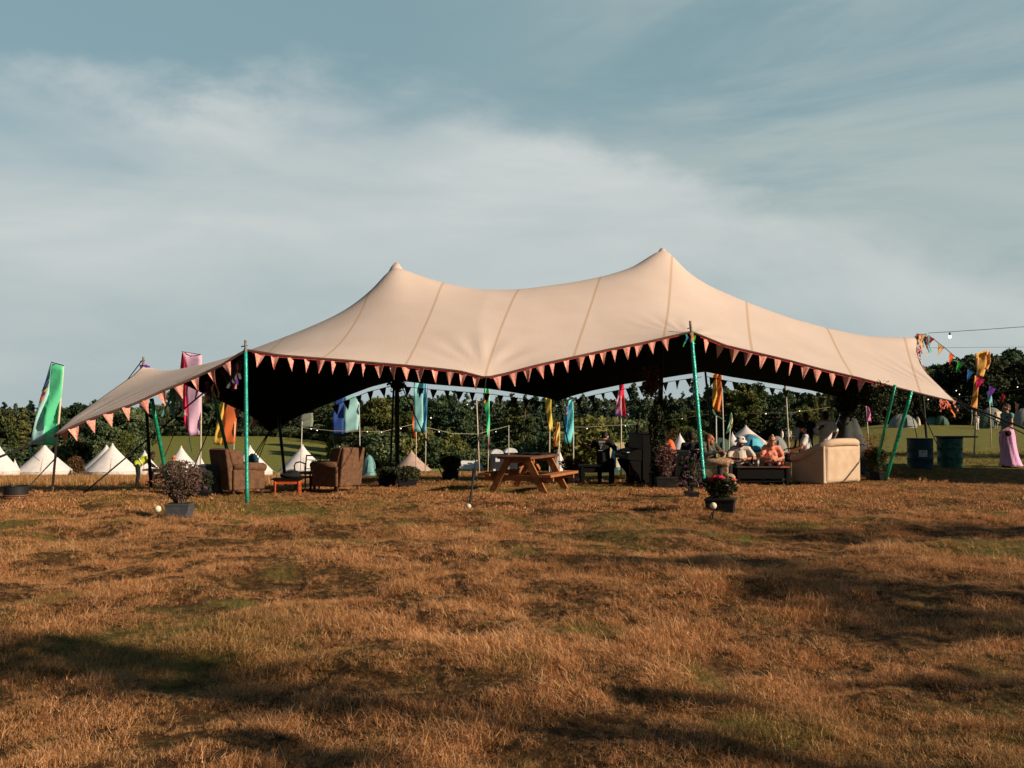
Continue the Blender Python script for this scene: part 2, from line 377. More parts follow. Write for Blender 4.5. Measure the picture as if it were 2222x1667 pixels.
def tuft_mesh(seed, n, rad, hmin, hmax, w, lean, lay=0.25):
    rg = np.random.default_rng(seed); V = []; F = []; rn = []
    for k in range(n):
        r = rad*math.sqrt(rg.random()); a = rg.random()*6.283; base = np.array([r*math.cos(a), r*math.sin(a), -.01])
        h = rg.uniform(hmin, hmax); az = rg.random()*6.283 if rg.random() < .7 else .6+rg.normal()*.5
        flat = rg.random() < lay
        ln = rg.uniform(.9, 1.5) if flat else abs(rg.normal())*lean
        curl = rg.uniform(-.3, 1.0)
        d = np.array([math.cos(az), math.sin(az), 0]); side = np.array([-d[1], d[0], 0])*math.cos(rg.normal()*.6)+d*.3*rg.normal()
        p = base.copy(); th = ln*.6; o = len(V)//1; ww = w*rg.uniform(.6, 1.4); seg = 3
        for s in range(seg):
            q = ww*(1-.75*s/seg); V += [p-side*q, p+side*q]
            p = p+(d*math.sin(th)+np.array([0, 0, 1])*math.cos(th))*h/seg; th += curl*.5+ln*.2; th = min(th, 1.75)
            p[2] = max(p[2], .006)
        V.append(p)
        F += [(o, o+1, o+3, o+2), (o+2, o+3, o+5, o+4), (o+4, o+5, o+6)]; rn += [rg.random()]*3
    me = bpy.data.meshes.new('tuft'); me.from_pydata([tuple(v) for v in V], [], F); me.update()
    at_ = me.attributes.new('rnd', 'FLOAT', 'FACE'); at_.data.foreach_set('value', np.array(rn, np.float32)); me.materials.append(BL)
    return me
def scatter(name, P, rotv, scl, idx, green, variants, label):
    col = bpy.data.collections.new(name+'_pieces')
    for i, me in enumerate(variants):
        o = bpy.data.objects.new('%s_piece_%02d' % (name, i), me); col.objects.link(o)
    me = bpy.data.meshes.new(name); me.vertices.add(len(P)); me.vertices.foreach_set('co', P.astype(np.float32).ravel())
    def A(nm, ty, v): a_ = me.attributes.new(nm, ty, 'POINT'); a_.data.foreach_set('vector' if ty == 'FLOAT_VECTOR' else 'value', v.ravel())
    A('rot', 'FLOAT_VECTOR', rotv.astype(np.float32)); A('scl', 'FLOAT', scl.astype(np.float32)); A('idx', 'INT', idx.astype(np.int32)); A('green', 'FLOAT', green.astype(np.float32))
    o = bpy.data.objects.new(name, me); COL.objects.link(o); tag(o, label, 'grass', kind='stuff')
    ng = bpy.data.node_groups.new(name, 'GeometryNodeTree'); ng.interface.new_socket('Geometry', in_out='INPUT', socket_type='NodeSocketGeometry'); ng.interface.new_socket('Geometry', in_out='OUTPUT', socket_type='NodeSocketGeometry')
    N = ng.nodes; L = ng.links; gi = N.new('NodeGroupInput'); go = N.new('NodeGroupOutput'); ip = N.new('GeometryNodeInstanceOnPoints'); ci = N.new('GeometryNodeCollectionInfo')
    ci.inputs['Collection'].default_value = col; ci.inputs['Separate Children'].default_value = True; ci.inputs['Reset Children'].default_value = True
    ip.inputs['Pick Instance'].default_value = True
    def na(nm, ty): n = N.new('GeometryNodeInputNamedAttribute'); n.data_type = ty; n.inputs['Name'].default_value = nm; return n.outputs['Attribute']
    L.new(gi.outputs[0], ip.inputs['Points']); L.new(ci.outputs[0], ip.inputs['Instance']); L.new(na('idx', 'INT'), ip.inputs['Instance Index'])
    L.new(na('rot', 'FLOAT_VECTOR'), ip.inputs['Rotation']); L.new(na('scl', 'FLOAT'), ip.inputs['Scale']); L.new(ip.outputs[0], go.inputs[0])
    md = o.modifiers.new('scatter', 'NODES'); md.node_group = ng
    return o
def make_grass():
    rg = np.random.default_rng(5)
    # distance bands: (y0,y1,density per m2,scale)
    PX = []; SCL = []; IDX = []
    for (y0, y1, dens, s, i0, i1) in ((3.3, 6.5, 620, .85, 0, 6), (6.5, 10, 430, .9, 0, 6), (10, 15, 260, .95, 0, 6), (15, 21.5, 110, 1.1, 6, 10), (21.5, 36, 20, 1.4, 6, 10)):
        hw = .60*y1+.6; n = int(dens*(y1-y0)*2*hw); x = rg.uniform(-hw, hw, n); y = rg.uniform(y0, y1, n)
        k = abs(x) < .60*y+.5; x = x[k]; y = y[k]
        tall = fbm(x, y, 1.3, 3, 31); thin = fbm(x, y, 2.3, 2, 41)
        keep = (rg.random(len(x)) < np.clip((tall-.20)*6, .8, 1))*(rg.random(len(x)) < np.clip((thin-.18)*6, .7, 1))
        x, y, tall, thin = x[keep], y[keep], tall[keep], thin[keep]
        PX.append(np.stack([x, y], 1)); SCL.append(s*(.42+.70*np.clip((tall-.25)*1.9, 0, 1))*(.7+.6*fbm(x, y, .35, 2, 61))*(.52+.48*np.clip((fbm(x, y, 2.6, 2, 51)-.30)*6, 0, 1))*rg.uniform(.65, 1.25, len(x))); IDX.append(rg.integers(i0, i1, len(x)))
    P2 = np.concatenate(PX); scl = np.concatenate(SCL); idx = np.concatenate(IDX); x, y = P2[:, 0], P2[:, 1]
    z = gza(x, y)+relief(x, y); n = len(x)
    g = greenness(x, y)+rg.normal(size=n)*.12+np.clip(.42-fbm(x, y, 1.3, 3, 31), 0, 1)*1.6+np.clip(.38-fbm(x, y, 2.6, 2, 51), 0, 1)*1.3; g = np.clip(g, 0, 1)
    flow = fbm(x, y, .5, 2, 77)*9
    rot = np.stack([rg.normal(size=n)*.22, rg.normal(size=n)*.22, flow+rg.normal(size=n)*.9], 1)
    V = [tuft_mesh(100+i, 50, .09, .035, .10, .0018, .9, .6) for i in range(5)]+[tuft_mesh(105, 22, .08, .09, .20, .0019, 1.0, .6)]+[tuft_mesh(110+i, 46, .15, .025, .06, .004, .8, .4) for i in range(4)]
    scatter('dry_grass', np.stack([x, y, z], 1), rot, scl, idx, g, V, 'dry straw coloured meadow grass with green patches covering the foreground field')
    print('tufts', n)
    # strip of uncut brown grass in front of the bell tents
    n = 9000; x = rg.uniform(-34, 10, n); y = rg.uniform(40, 66, n); px = CX+FOC*x/y
    k = ((px < 720) | ((px > 850) & (rg.random(n) < .6))) & (px > -80) & (px < 1190); x = x[k]; y = y[k]; n = len(x)
    V = [tuft_mesh(200+i, 60, .45, .35, .75, .012, .35, .1) for i in range(3)]
    scatter('tall_grass', np.stack([x, y, gza(x, y)], 1), np.stack([rg.normal(size=n)*.1]*2+[rg.random(n)*6.28], 1), rg.uniform(.35, .65, n), rg.integers(0, 3, n), np.clip(.4+rg.normal(size=n)*.2, 0, 1), V, 'strip of uncut brown seeding grass in front of the white bell tents')
make_grass()
def curve(pts,n):
    """pts list of (px,py,D); resample n by plan length"""
    P=np.array([at(*p) for p in pts]); 
    L=np.r_[0,np.cumsum(np.linalg.norm(np.diff(P,axis=0),axis=1))]; t=np.linspace(0,L[-1],n)
    return np.stack([np.interp(t,L,P[:,k]) for k in range(3)],-1)
# ------------------------------------------------------------ the stretched membrane, solved as a tension surface
NU,NV=241,141
edge_front=[(119, 943, 15.8), (177, 915, 15.95), (218, 900, 16.05), (294, 874, 16.24), (349, 848, 16.38), (394, 830, 16.49), (436, 811, 16.6), (483, 789, 16.6), (533, 757, 16.6), (607, 769, 16.81), (682, 775, 17.03), (751, 780, 17.18), (805, 785, 17.29), (878, 791, 17.44), (950, 798, 17.59), (1000, 804, 17.69), (1053, 818, 17.8), (1095, 809, 18.02), (1167, 790, 18.38), (1240, 774, 18.82), (1318, 757, 19.29), (1395, 742, 19.68), (1500, 718, 20.2), (1574, 748, 20.6), (1629, 761, 20.89), (1706, 779, 21.18), (1784, 800, 21.45), (1862, 818, 21.64), (1959, 843, 21.85), (2018, 858, 21.93), (2073, 871, 22.0)]
edge_right=[(2073, 871, 22.0), (2056, 855, 22.4), (2034, 833, 22.95), (2011, 810, 23.6), (1996, 788, 24.3), (1988, 762, 25.2), (1990, 733, 26.5), (1976, 775, 28.0), (1950, 815, 29.5), (1925, 850, 30.8), (1900, 885, 32.0)]
edge_back=[(585, 935, 27.0), (620, 915, 27.14), (654, 898, 27.28), (688, 883, 27.41), (726, 868, 27.56), (759, 854, 27.7), (804, 837, 27.88), (860, 823, 28.1), (934, 831, 28.4), (998, 836, 28.65), (1061, 841, 28.9), (1103, 847, 29.07), (1145, 854, 29.24), (1188, 861, 29.41), (1210, 868, 29.5), (1243, 856, 29.65), (1285, 845, 29.85), (1349, 832, 30.15), (1412, 822, 30.45), (1475, 812, 30.74), (1530, 804, 31.0), (1584, 815, 31.15), (1628, 822, 31.26), (1695, 833, 31.45), (1762, 845, 31.63), (1831, 863, 31.81), (1900, 885, 32.0)]
edge_left=[(119,943,15.8),(160,905,16.9),(205,875,18.0),(250,843,19.0),(290,815,19.9),(312,793,20.6),(370,815,22.0),(430,845,23.5),(490,872,24.9),(545,900,26.0),(585,935,27.0)]
def smooth(P,fix,it=30):
    P=P.copy()
    for _ in range(it):
        Q=P.copy(); Q[1:-1]=.5*P[1:-1]+.25*(P[:-2]+P[2:]); Q[fix]=P[fix]; P=Q
    return P
def solve():
    f=curve(edge_front,NU); b=curve(edge_back,NU); l=curve(edge_left,NV); r=curve(edge_right,NV)
    u=np.linspace(0,1,NU)[None,:,None]; v=np.linspace(0,1,NV)[:,None,None]
    G=(1-v)*f[None]+v*b[None]+(1-u)*l[:,None]+u*r[:,None]-((1-u)*(1-v)*f[0]+u*(1-v)*f[-1]+(1-u)*v*b[0]+u*v*b[-1])
    peaks=[at(860,566,22.3),at(1437,535,25.0)]
    X,Y=G[...,0],G[...,1]; Z=G[...,2].copy()
    fixed=np.zeros(Z.shape,bool); fixed[0]=fixed[-1]=True; fixed[:,0]=fixed[:,-1]=True
    for p in peaks:
        R=np.hypot(X-p[0],Y-p[1]); m=R<.26
        Z[m]=p[2]-.02-.42*(R[m]/.26)**1.6; fixed|=m
    # soft ridge line
    ridge=[(325,801.8,20.70),(400,807.7,20.90),(438,793.3,21.02),(477,790.6,21.13),(516,787.5,21.25),(545,766.2,21.34),(600,746.4,21.51),(700,706.7,21.81),(760,679.2,22.00),(820,628.1,22.18),(860,554.4,22.30),(900,595.7,22.49),(970,620.3,22.81),(1050,634.5,23.19),(1135,632.3,23.59),(1250,615.4,24.12),(1310,602.9,24.41),(1370,584.1,24.69),(1410,555.4,24.87),(1437,523.8,25.00),(1480,591.7,25.12),(1540,628.6,25.28),(1620,662.1,25.50),(1700,691.5,25.71),(1785,715.6,25.94),(1870,731.7,26.17),(1940,733.7,26.36),(1990,730.7,26.50)]
    # metric laplacian weights from spacing
    hx=np.hypot(np.diff(X,axis=1),np.diff(Y,axis=1)).mean(); hy=np.hypot(np.diff(X,axis=0),np.diff(Y,axis=0)).mean()
    dx=np.hypot(np.diff(X,axis=1),np.diff(Y,axis=1)); dy=np.hypot(np.diff(X,axis=0),np.diff(Y,axis=0))
    dx=np.maximum(dx,.01); dy=np.maximum(dy,.01)
    TX,TY=1.0,1.0
    wl=np.zeros_like(Z);wr=wl.copy();wd=wl.copy();wu=wl.copy()
    wl[1:-1,1:-1]=TX/dx[1:-1,:-1]**2; wr[1:-1,1:-1]=TX/dx[1:-1,1:]**2
    wd[1:-1,1:-1]=TY/dy[:-1,1:-1]**2; wu[1:-1,1:-1]=TY/dy[1:,1:-1]**2
    # ridge target as soft term
    rp=np.array([at(*p) for p in ridge]); kw=np.zeros_like(Z); kt=np.zeros_like(Z)
    ry=np.interp(X,rp[:,0],rp[:,1]); rz=np.interp(X,rp[:,0],rp[:,2])
    g=np.exp(-((Y-ry)/.5)**2); inx=(X>rp[0,0])&(X<rp[-1,0])
    kw=g*inx*60.0; kt=rz
    W=wl+wr+wd+wu
    om=1.9
    ii,jj=np.indices(Z.shape); red=((ii+jj)%2==0)
    for it in range(1500):
        for col in (red,~red):
            S=np.zeros_like(Z)
            S[1:-1,1:-1]=(wl[1:-1,1:-1]*Z[1:-1,:-2]+wr[1:-1,1:-1]*Z[1:-1,2:]+wd[1:-1,1:-1]*Z[:-2,1:-1]+wu[1:-1,1:-1]*Z[2:,1:-1]
                +kw[1:-1,1:-1]*kt[1:-1,1:-1])
            N=S/np.maximum(W+kw,1e-9)
            m=col&~fixed
            Z[m]+=om*(N[m]-Z[m])
    G[...,2]=Z
    return G,peaks
def canopy_mat():
    m_ = bpy.data.materials.new('canopy_cloth'); m_.use_nodes = True; nt = m_.node_tree; N = nt.nodes; L = nt.links
    b = N['Principled BSDF']; b.inputs['Roughness'].default_value = .85; b.inputs['Specular IOR Level'].default_value = .15
    a = N.new('ShaderNodeAttribute'); a.attribute_name = 'seam'
    def m(op, x, y=None):
        n = N.new('ShaderNodeMath'); n.operation = op
        for i, v in enumerate((x, y)):
            if v is None: continue
            if isinstance(v, (int, float)): n.inputs[i].default_value = v
            else: L.new(v, n.inputs[i])
        return n.outputs[0]
    fr = m('ABSOLUTE', m('SUBTRACT', m('FRACT', m('ADD', a.outputs['Fac'], .5)), .5))
    mr = N.new('ShaderNodeMapRange'); L.new(fr, mr.inputs[0]); mr.inputs[1].default_value = .011; mr.inputs[2].default_value = .019; mr.inputs[3].default_value = 1; mr.inputs[4].default_value = 0
    geo = N.new('ShaderNodeNewGeometry'); n = N.new('ShaderNodeTexNoise'); n.inputs['Scale'].default_value = .9; n.inputs['Detail'].default_value = 6; L.new(geo.outputs['Position'], n.inputs['Vector'])
    r = N.new('ShaderNodeValToRGB'); r.color_ramp.elements[0].position = .3; r.color_ramp.elements[1].position = .7
    r.color_ramp.elements[0].color = (.55, .445, .38, 1); r.color_ramp.elements[1].color = (.60, .495, .43, 1); L.new(n.outputs[0], r.inputs[0])
    mx = N.new('ShaderNodeMix'); mx.data_type = 'RGBA'; L.new(mr.outputs[0], mx.inputs[0]); L.new(r.outputs[0], mx.inputs[6]); mx.inputs[7].default_value = (.47, .34, .25, 1)
    L.new(mx.outputs[2], b.inputs['Base Color'])
    n2 = N.new('ShaderNodeTexNoise'); n2.inputs['Scale'].default_value = 45; n2.inputs['Detail'].default_value = 3; L.new(geo.outputs['Position'], n2.inputs['Vector'])
    bp = N.new('ShaderNodeBump'); bp.inputs['Strength'].default_value = .5; bp.inputs['Distance'].default_value = .012; L.new(n2.outputs[0], bp.inputs['Height']); L.new(bp.outputs[0], b.inputs['Normal'])
    return m_
def np_grid_mesh(name, G, flip=False, attrs=None):
    r, c = G.shape[:2]; me = bpy.data.meshes.new(name); P = G.reshape(-1, 3); me.vertices.add(len(P)); me.vertices.foreach_set('co', P.ravel())
    i, j = np.meshgrid(np.arange(r-1), np.arange(c-1), indexing='ij'); q = [i*c+j, i*c+j+1, (i+1)*c+j+1, (i+1)*c+j]
    if flip: q = q[::-1]
    q = np.stack(q, -1).reshape(-1, 4); n = len(q)
    me.loops.add(4*n); me.loops.foreach_set('vertex_index', q.ravel()); me.polygons.add(n)
    me.polygons.foreach_set('loop_start', np.arange(0, 4*n, 4)); me.polygons.foreach_set('loop_total', np.full(n, 4)); me.update(calc_edges=True)
    for k, v in (attrs or {}).items():
        a_ = me.attributes.new(k, 'FLOAT', 'POINT'); a_.data.foreach_set('value', np.asarray(v, np.float32).ravel())
    return me
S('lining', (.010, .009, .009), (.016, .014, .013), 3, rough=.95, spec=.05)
S('hem', (.06, .03, .022), (.11, .05, .035), 4, rough=.9)
S('teal', (.01, .36, .27), (.04, .52, .42), 6, rough=.25, spec=.7, stretch=(1, 1, 6), metal=.25, bump=.6, bscale=30)
S('teal2', (.0, .20, .10), (.01, .36, .20), 6, rough=.25, spec=.7, stretch=(1, 1, 6), metal=.25, bump=.6, bscale=30)
S('polewood', (.20, .17, .14), (.35, .31, .27), 9, rough=.7)
S('darkpole', (.018, .02, .018), (.03, .035, .03), 8, rough=.6)
S('rope', (.015, .014, .013), (.03, .028, .025), 30, rough=.9)
S('strap', (.012, .012, .014), (.02, .02, .022), 30, rough=.7)
S('ball', (.62, .55, .38), (.72, .66, .5), 30, rough=.9)
CLX = None
def make_tent():
    global G, CLX
    G, pk = solve()
    rootp = Vector((.5, 22, 0))
    t = thing('stretch_tent', 'large beige two-peaked stretch tent with turquoise poles and black underside standing on the dry field', 'tent', rootp)
    # gathered wrinkles near the front right tip
    X, Y = G[..., 0], G[..., 1]; c = G[0, -1]; dx = X-c[0]; dy = Y-c[1]; rr = np.hypot(dx, dy); th = np.arctan2(dy, -dx)
    G[..., 2] += np.where((rr > .05), .018*np.exp(-((rr-1.1)/.9)**2)*np.sin(th*26+rr*.4), 0)*np.clip(th*3, 0, 1)
    c = G[0, 0]; rr = np.hypot(X-c[0], Y-c[1]); th = np.arctan2(Y-c[1], X-c[0]); G[..., 2] += .008*np.exp(-((rr-1.2)/.9)**2)*np.sin(th*24)*np.clip(th*3, 0, 1)
    for (c, A, k, r0) in [(G[0, int(np.argmin(abs(G[0, :, 0]-q)))], A, k, r0) for q, A, k, r0 in ((-4.80, .012, 17, .8), (-.50, .014, 15, .9), (3.93, .012, 17, .9))]+[(np.array([*p[:2], 0]), .006, 9, 1.3) for p in pk]:
        rr = np.hypot(X-c[0], Y-c[1]); th = np.arctan2(Y-c[1], X-c[0]); G[..., 2] += A*np.exp(-((rr-r0)/(r0*.7))**2)*np.sin(th*k+rr*1.3)*np.clip((Y-G[0, :, 1][None])*2, 0, 1)
    fc = curve(edge_front, NU); fpx = [150, 380, 545, 700, 880, 1053, 1245, 1440, 1632, 1850, 1996]; rpx = [310, 480, 640, 815, 970, 1135, 1310, 1462, 1618, 1785, 1958]
    epx = [e[0] for e in edge_front]; F = [at(p, 800, np.interp(p, epx, [e[2] for e in edge_front])).x for p in fpx]
    rx = [325, 860, 1437, 1990]; rd = [20.7, 22.3, 25.0, 26.5]; Rr = [at(p, 700, np.interp(p, rx, rd)).x for p in rpx]
    Yf = np.interp(X, fc[:, 0], fc[:, 1]); Yr = np.interp(X, [at(p, 700, d).x for p, d in zip(rx, rd)], rd)
    tt = np.clip((Y-Yf)/(Yr-Yf), -.4, 2.6)
    seam = np.full_like(X, .5)
    for k in range(len(F)-1):
        a = F[k]+(Rr[k]-F[k])*tt; b = F[k+1]+(Rr[k+1]-F[k+1])*tt
        w = (X >= a) & (X < b); seam[w] = (k+(X-a)/(b-a))[w]
    last = F[-1]+(Rr[-1]-F[-1])*tt; seam[X >= last] = (len(F)-1+np.clip((X-last)/2.2, 0, .5))[X >= last]
    off = np.array([rootp.x, rootp.y, rootp.z])
    cm = canopy_mat()
    finish('canopy', np_grid_mesh('canopy', G-off, attrs={'seam': seam}), cm, t, smooth=True)
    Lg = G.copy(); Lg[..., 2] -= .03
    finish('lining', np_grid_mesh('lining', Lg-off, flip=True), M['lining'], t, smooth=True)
    for e in (G[0], G[-1], G[:, 0], G[:, -1]):
        mb = MB(); mb.tube([Vector(p)-Vector((0, 0, .022)) for p in e[::2]], .026, 6); mb.build('hem', M['hem'], t, smooth=True, world=True)
    for p in pk:
        mb = MB(); p = Vector(p)+Vector((0, 0, -.07))
        mb.ell(p-Vector((0, 0, .05)), (.075, .075, .075), n=16, m=10); mb.build('peak_cap', cm, t, smooth=True, world=True)
    def pole(name, a, b, r, m_, cap=None, rings=0):
        a, b = Vector(a), Vector(b); n = max(3, int((b-a).length/.35)); mb = MB(); pts = []; rs = []
        for i in range(n+1):
            f = i/n; pts.append(a.lerp(b, f)); rs.append(r*(1+(.10 if i % 2 else -.03)))
        mb.tube(pts, rs, 10); o = mb.build(name, m_, t, smooth=True, world=True)
        if cap:
            d = (b-a).normalized(); mb = MB(); mb.tube([b, b+d*cap], r*.75, 8); mb.tube([b-d*.02, b+d*.03], r*1.1, 8)
            k = mb.build('pole_top', M['polewood'], o, world=False); k.data.transform(Matrix.Translation(-rootp))
            mb = MB(); mb.tube([b+d*cap*.35-Vector((.08, 0, .0)), b+d*cap*.35+Vector((.03, 0, .02))], .012, 6); k = mb.build('hook', M['darkpole'], o); k.data.transform(Matrix.Translation(-rootp))
        return o
    f1 = foot(538, 1093); pole('pole', f1-Vector((0, 0, .05)), at(533, 760, 16.6), .032, M['teal'], .18)
    f2 = foot(1528, 1061); pole('pole', f2-Vector((0, 0, .05)), at(1500, 722, 20.2), .043, M['teal'], .26)
    pole('pole', foot(374, 1084)-Vector((0, 0, .05)), at(329, 866, 16.7), .034, M['teal2'])
    pole('pole', gp(515, 20.2), at(459, 838, 18.3), .036, M['teal2'])
    pole('pole', foot(1891, 1041, 18)-Vector((0, 0, .05)), at(1942, 836, 21.7), .034, M['teal2'])
    pole('pole', foot(1918, 1044, 18)-Vector((0, 0, .05)), at(1978, 848, 21.8), .042, M['teal2'])
    p = at(860, 570, 22.3); pole('pole', Vector((p.x+.05, p.y, gz(p.x, p.y))), p-Vector((0, 0, .12)), .055, M['darkpole'])
    p = at(1437, 540, 25.0); pole('pole', Vector((p.x-.10, p.y, gz(p.x, p.y))), p-Vector((0, 0, .12)), .06, M['darkpole'])
    pole('pole', gp(847, 28.4), at(855, 822, 28.05), .03, M['darkpole']); pole('pole', gp(1552, 31.4), at(1530, 803, 31.0), .035, M['darkpole'])
    pole('pole', gp(622, 24.8), at(604, 900, 25.0), .04, M['darkpole'])
    pole('pole', gp(330, 21.2), at(312, 790, 20.6), .035, M['darkpole'], .16)
    pole('pole', gp(2014, 26.9), at(1991, 733, 26.5), .035, M['darkpole'], .12)
    def rope(a, b, r=.012, m_=None, sag=0, name='guy_rope'):
        a, b = Vector(a), Vector(b); n = 8; pts = [a.lerp(b, i/n)-Vector((0, 0, sag*4*(i/n)*(1-i/n))) for i in range(n+1)]
        mb = MB(); mb.tube(pts, r, 6); return mb.build(name, m_ or M['rope'], t, smooth=True, world=True)
    tipL, tipR = Vector(G[0, 0]), Vector(G[0, -1])
    rope(tipL, at(-70, 1020, 15.2), .022, M['strap'], name='strap'); 
    rope(at(459, 838, 18.3), foot(180, 1074), .016); rope(at(488, 846, 19.5), gp(404, 20.5), .012)
    rope(at(533, 770, 16.6), at(400, 888, 17.8), .008); rope(at(400, 888, 17.8), gp(330, 21.0), .008)
    for k in range(3): rope(Vector(G[-1, 0]), gp(505+k*16, 28.5+k*.5), .014)
    rope(at(866, 826, 28.05), gp(965, 25.0), .018); rope(at(1212, 869, 29.5), gp(1250, 31.0), .022, M['strap'])
    # front strap and ratchet down to its stake
    lo = Vector(G[0, int(np.argmin(abs(G[0, :, 0]+.49)))]); st = foot(1019, 1104); mid = lo.lerp(st, .74)
    rope(lo, mid, .010); rope(mid, st+Vector((0, 0, .03)), .020, M['strap'], name='strap')
    mb = MB(); mb.box(mid.lerp(st, .05), (.07, .04, .16)); mb.build('ratchet', M['strap'], t, bevel=.008, world=True)
    mb = MB(); mb.tube([st+Vector((.0, 0, .10)), st+Vector((.02, -.02, -.1))], .014, 8); mb.bar(st+Vector((-.07, 0, .12)), st+Vector((.04, 0, .07)), .016, .016); mb.build('stake', M['strap'], t, world=True)
    rope(tipR, at(2300, 960, 18.5), .024, M['strap'], name='strap'); rope(tipR, at(2150, 925, 21), .012)
    rope(tipR, at(2230, 945, 20.5), .014)
    rope(Vector(G[0, -14]), foot(2050, 1008, 20)+Vector((0, 0, .05)), .012); rope(Vector(G[0, -16]), at(1990, 950, 24.3), .010)
    rope(at(308, 783, 20.6), at(248, 862, 22.5), .012); rope(at(248, 862, 22.5), gp(60, 28), .012)
    for (px, py, d) in ((1700, 800, 19.2), (820, 800, 17.3)): pass
    return t
tent = make_tent()
# stakes carrying a pale ball
def stake_ball(px, py, label):
    p = foot(px, py); t = thing('ball_stake', label, 'garden stake', p, group='ball-topped stakes')
    mb = MB(); mb.tube([(0, 0, -.05), (.03, 0, .13)], .014, 8); mb.tube([(-.03, 0, 0), (.0, 0, .1)], .01, 6); mb.build('stake', M['strap'], t)
    mb = MB(); mb.ell((.02, -.02, .20), (.052, .052, .052), n=16, m=10); mb.build('ball', M['ball'], t, smooth=True)
stake_ball(343, 1134, 'dark ground stake with a pale ball beside the purple heather planter')
stake_ball(1543, 1126, 'short stake with pale ball in front of the black rose planter')
p = foot(1017, 1112)+Vector((0, 0, .04)); t = thing('ball_stake', 'pale ball lying at the foot of the front tent strap', 'garden stake', p, group='ball-topped stakes')
mb = MB(); mb.ell((0, -.03, .055), (.046, .046, .046), n=16, m=10); mb.build('ball', M['ball'], t, smooth=True); mb = MB(); mb.tube([(-.07, 0, -.02), (0, 0, .03)], .012, 6); mb.build('stake', M['strap'], t)
# ------------------------------------------------------------ bunting
S('cord_red', (.45, .02, .03), (.55, .05, .05), 20, rough=.8)
S('cord_dark', (.02, .02, .02), (.03, .03, .03), 20, rough=.8)
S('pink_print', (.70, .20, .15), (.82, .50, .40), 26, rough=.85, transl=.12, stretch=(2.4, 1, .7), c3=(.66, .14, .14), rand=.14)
S('shaded_grey_print', (.05, .045, .05), (.09, .08, .085), 18, rough=.9)  # darkened copy of the pennant cloth, backlit silhouette put into the colour
PEN = {}
def pennant_mesh(key, w, h, seed):
    rnd = random.Random(seed); k = (key, seed)
    if k in PEN: return PEN[k]
    mb = MB(); n = 5; rows = []; bx = rnd.uniform(-.03, .03); by = rnd.uniform(-.04, .04); nar = rnd.uniform(.75, 1.05)
    for i in range(n):
        f = i/(n-1); ww = w/2*(1-f)*nar+.003; rows.append([Vector((x*ww+bx*f*f, by*f+math.sin(x*2.2+seed)*.018*(1-.4*f), -h*f)) for x in (-1, -.5, 0, .5, 1)])
    mb.grid(rows); me = mb.mesh('pennant'); PEN[k] = me; return me
def bunting(label, pts, sp, w, h, mats, cordm, group='strings of triangular pennants on the big tent', start=.5, drop=0.0, seed=1, cat='bunting', skip=(), rzo=None):
    P = [Vector(p)-Vector((0, 0, drop)) for p in pts]; root = P[0].copy(); t = thing('bunting', label, cat, root, group=group)
    mb = MB(); mb.tube(P, .010, 5); mb.build('cord', cordm, t, world=True)
    L = [0]
    for a, b in zip(P, P[1:]): L.append(L[-1]+(b-a).length)
    s = sp*start; i = 0; rnd = random.Random(seed)
    while s < L[-1]-w*.4:
        k = max(j for j in range(len(L)) if L[j] <= s); k = min(k, len(P)-2); f = (s-L[k])/max(L[k+1]-L[k], 1e-6); q = P[k].lerp(P[k+1], f); d = P[k+1]-P[k]
        if i not in skip:
            me = pennant_mesh(w, w, h, rnd.randrange(7)).copy() if False else pennant_mesh((w, h), w, h, rnd.randrange(7))
            m_ = mats[i % len(mats)]; 
            key = (me.name, m_.name)
            if key not in PEN: c = me.copy(); c.materials.clear(); c.materials.append(m_); PEN[key] = c
            o = bpy.data.objects.new('pennant', PEN[key]); COL.objects.link(o); o.parent = t; o.location = q-root
            o.rotation_euler = (rnd.uniform(-.15, .15), -math.atan2(d.z, math.hypot(d.x, d.y))*.6+rnd.uniform(-.1, .1), math.atan2(d.y, d.x)+rnd.choice((rnd.uniform(-.25, .25), rnd.uniform(-.8, .8))) if rzo is None else rzo+rnd.uniform(-.4, .4))
            o.modifiers.new('cloth', 'SOLIDIFY').thickness = .003
        s += sp*rnd.uniform(.9, 1.1); i += 1
    return t
fe = G[0]; xs_ = fe[:, 0]
def seg(e, a, b, step=3): 
    k = [i for i in range(len(e)) if a <= i <= b]; return [Vector(e[i]) for i in k[::step]]+[Vector(e[b])]
i1 = int(np.argmin(abs(xs_-at(533, 757, 16.6).x))); i2 = int(np.argmin(abs(xs_+.49))); i3 = int(np.argmin(abs(xs_-at(1500, 718, 20.2).x))); nf = len(fe)-1
pm = [M['pink_print']]
bunting('pink printed pennants along the low left front edge of the big tent', seg(fe, 2, i1-2), .30, .19, .25, pm, M['hem'], drop=.03, seed=3)
bunting('pink pennants on red cord from the nearer turquoise pole to the low front strap', seg(fe, i1+1, i2-1), .272, .185, .25, pm, M['cord_red'], drop=.05, seed=4)
bunting('pink pennants on red cord rising from the low front strap to the taller turquoise pole', seg(fe, i2+1, i3-4), .325, .20, .265, pm, M['cord_red'], drop=.05, seed=5)
bunting('pink pennants descending from the taller turquoise pole along the right front edge', seg(fe, i3+3, nf-22), .375, .225, .30, pm, M['cord_red'], drop=.06, seed=6)
be = G[-1]; xb = be[:, 0]; j2 = int(np.argmin(be[60:180, 2]))+60; j1 = int(np.argmax(be[40:j2, 2]))+40; j3 = int(np.argmax(be[j2:230, 2]))+j2
def off(e, dz): return [p-Vector((0, 0, dz)) for p in e]
gm = [M['shaded_grey_print']]
bunting('dark pennants hanging from the far left edge of the big tent, in silhouette', off(seg(be, 22, j1-1), .03), .38, .24, .30, gm, M['cord_dark'], drop=.14, seed=8)
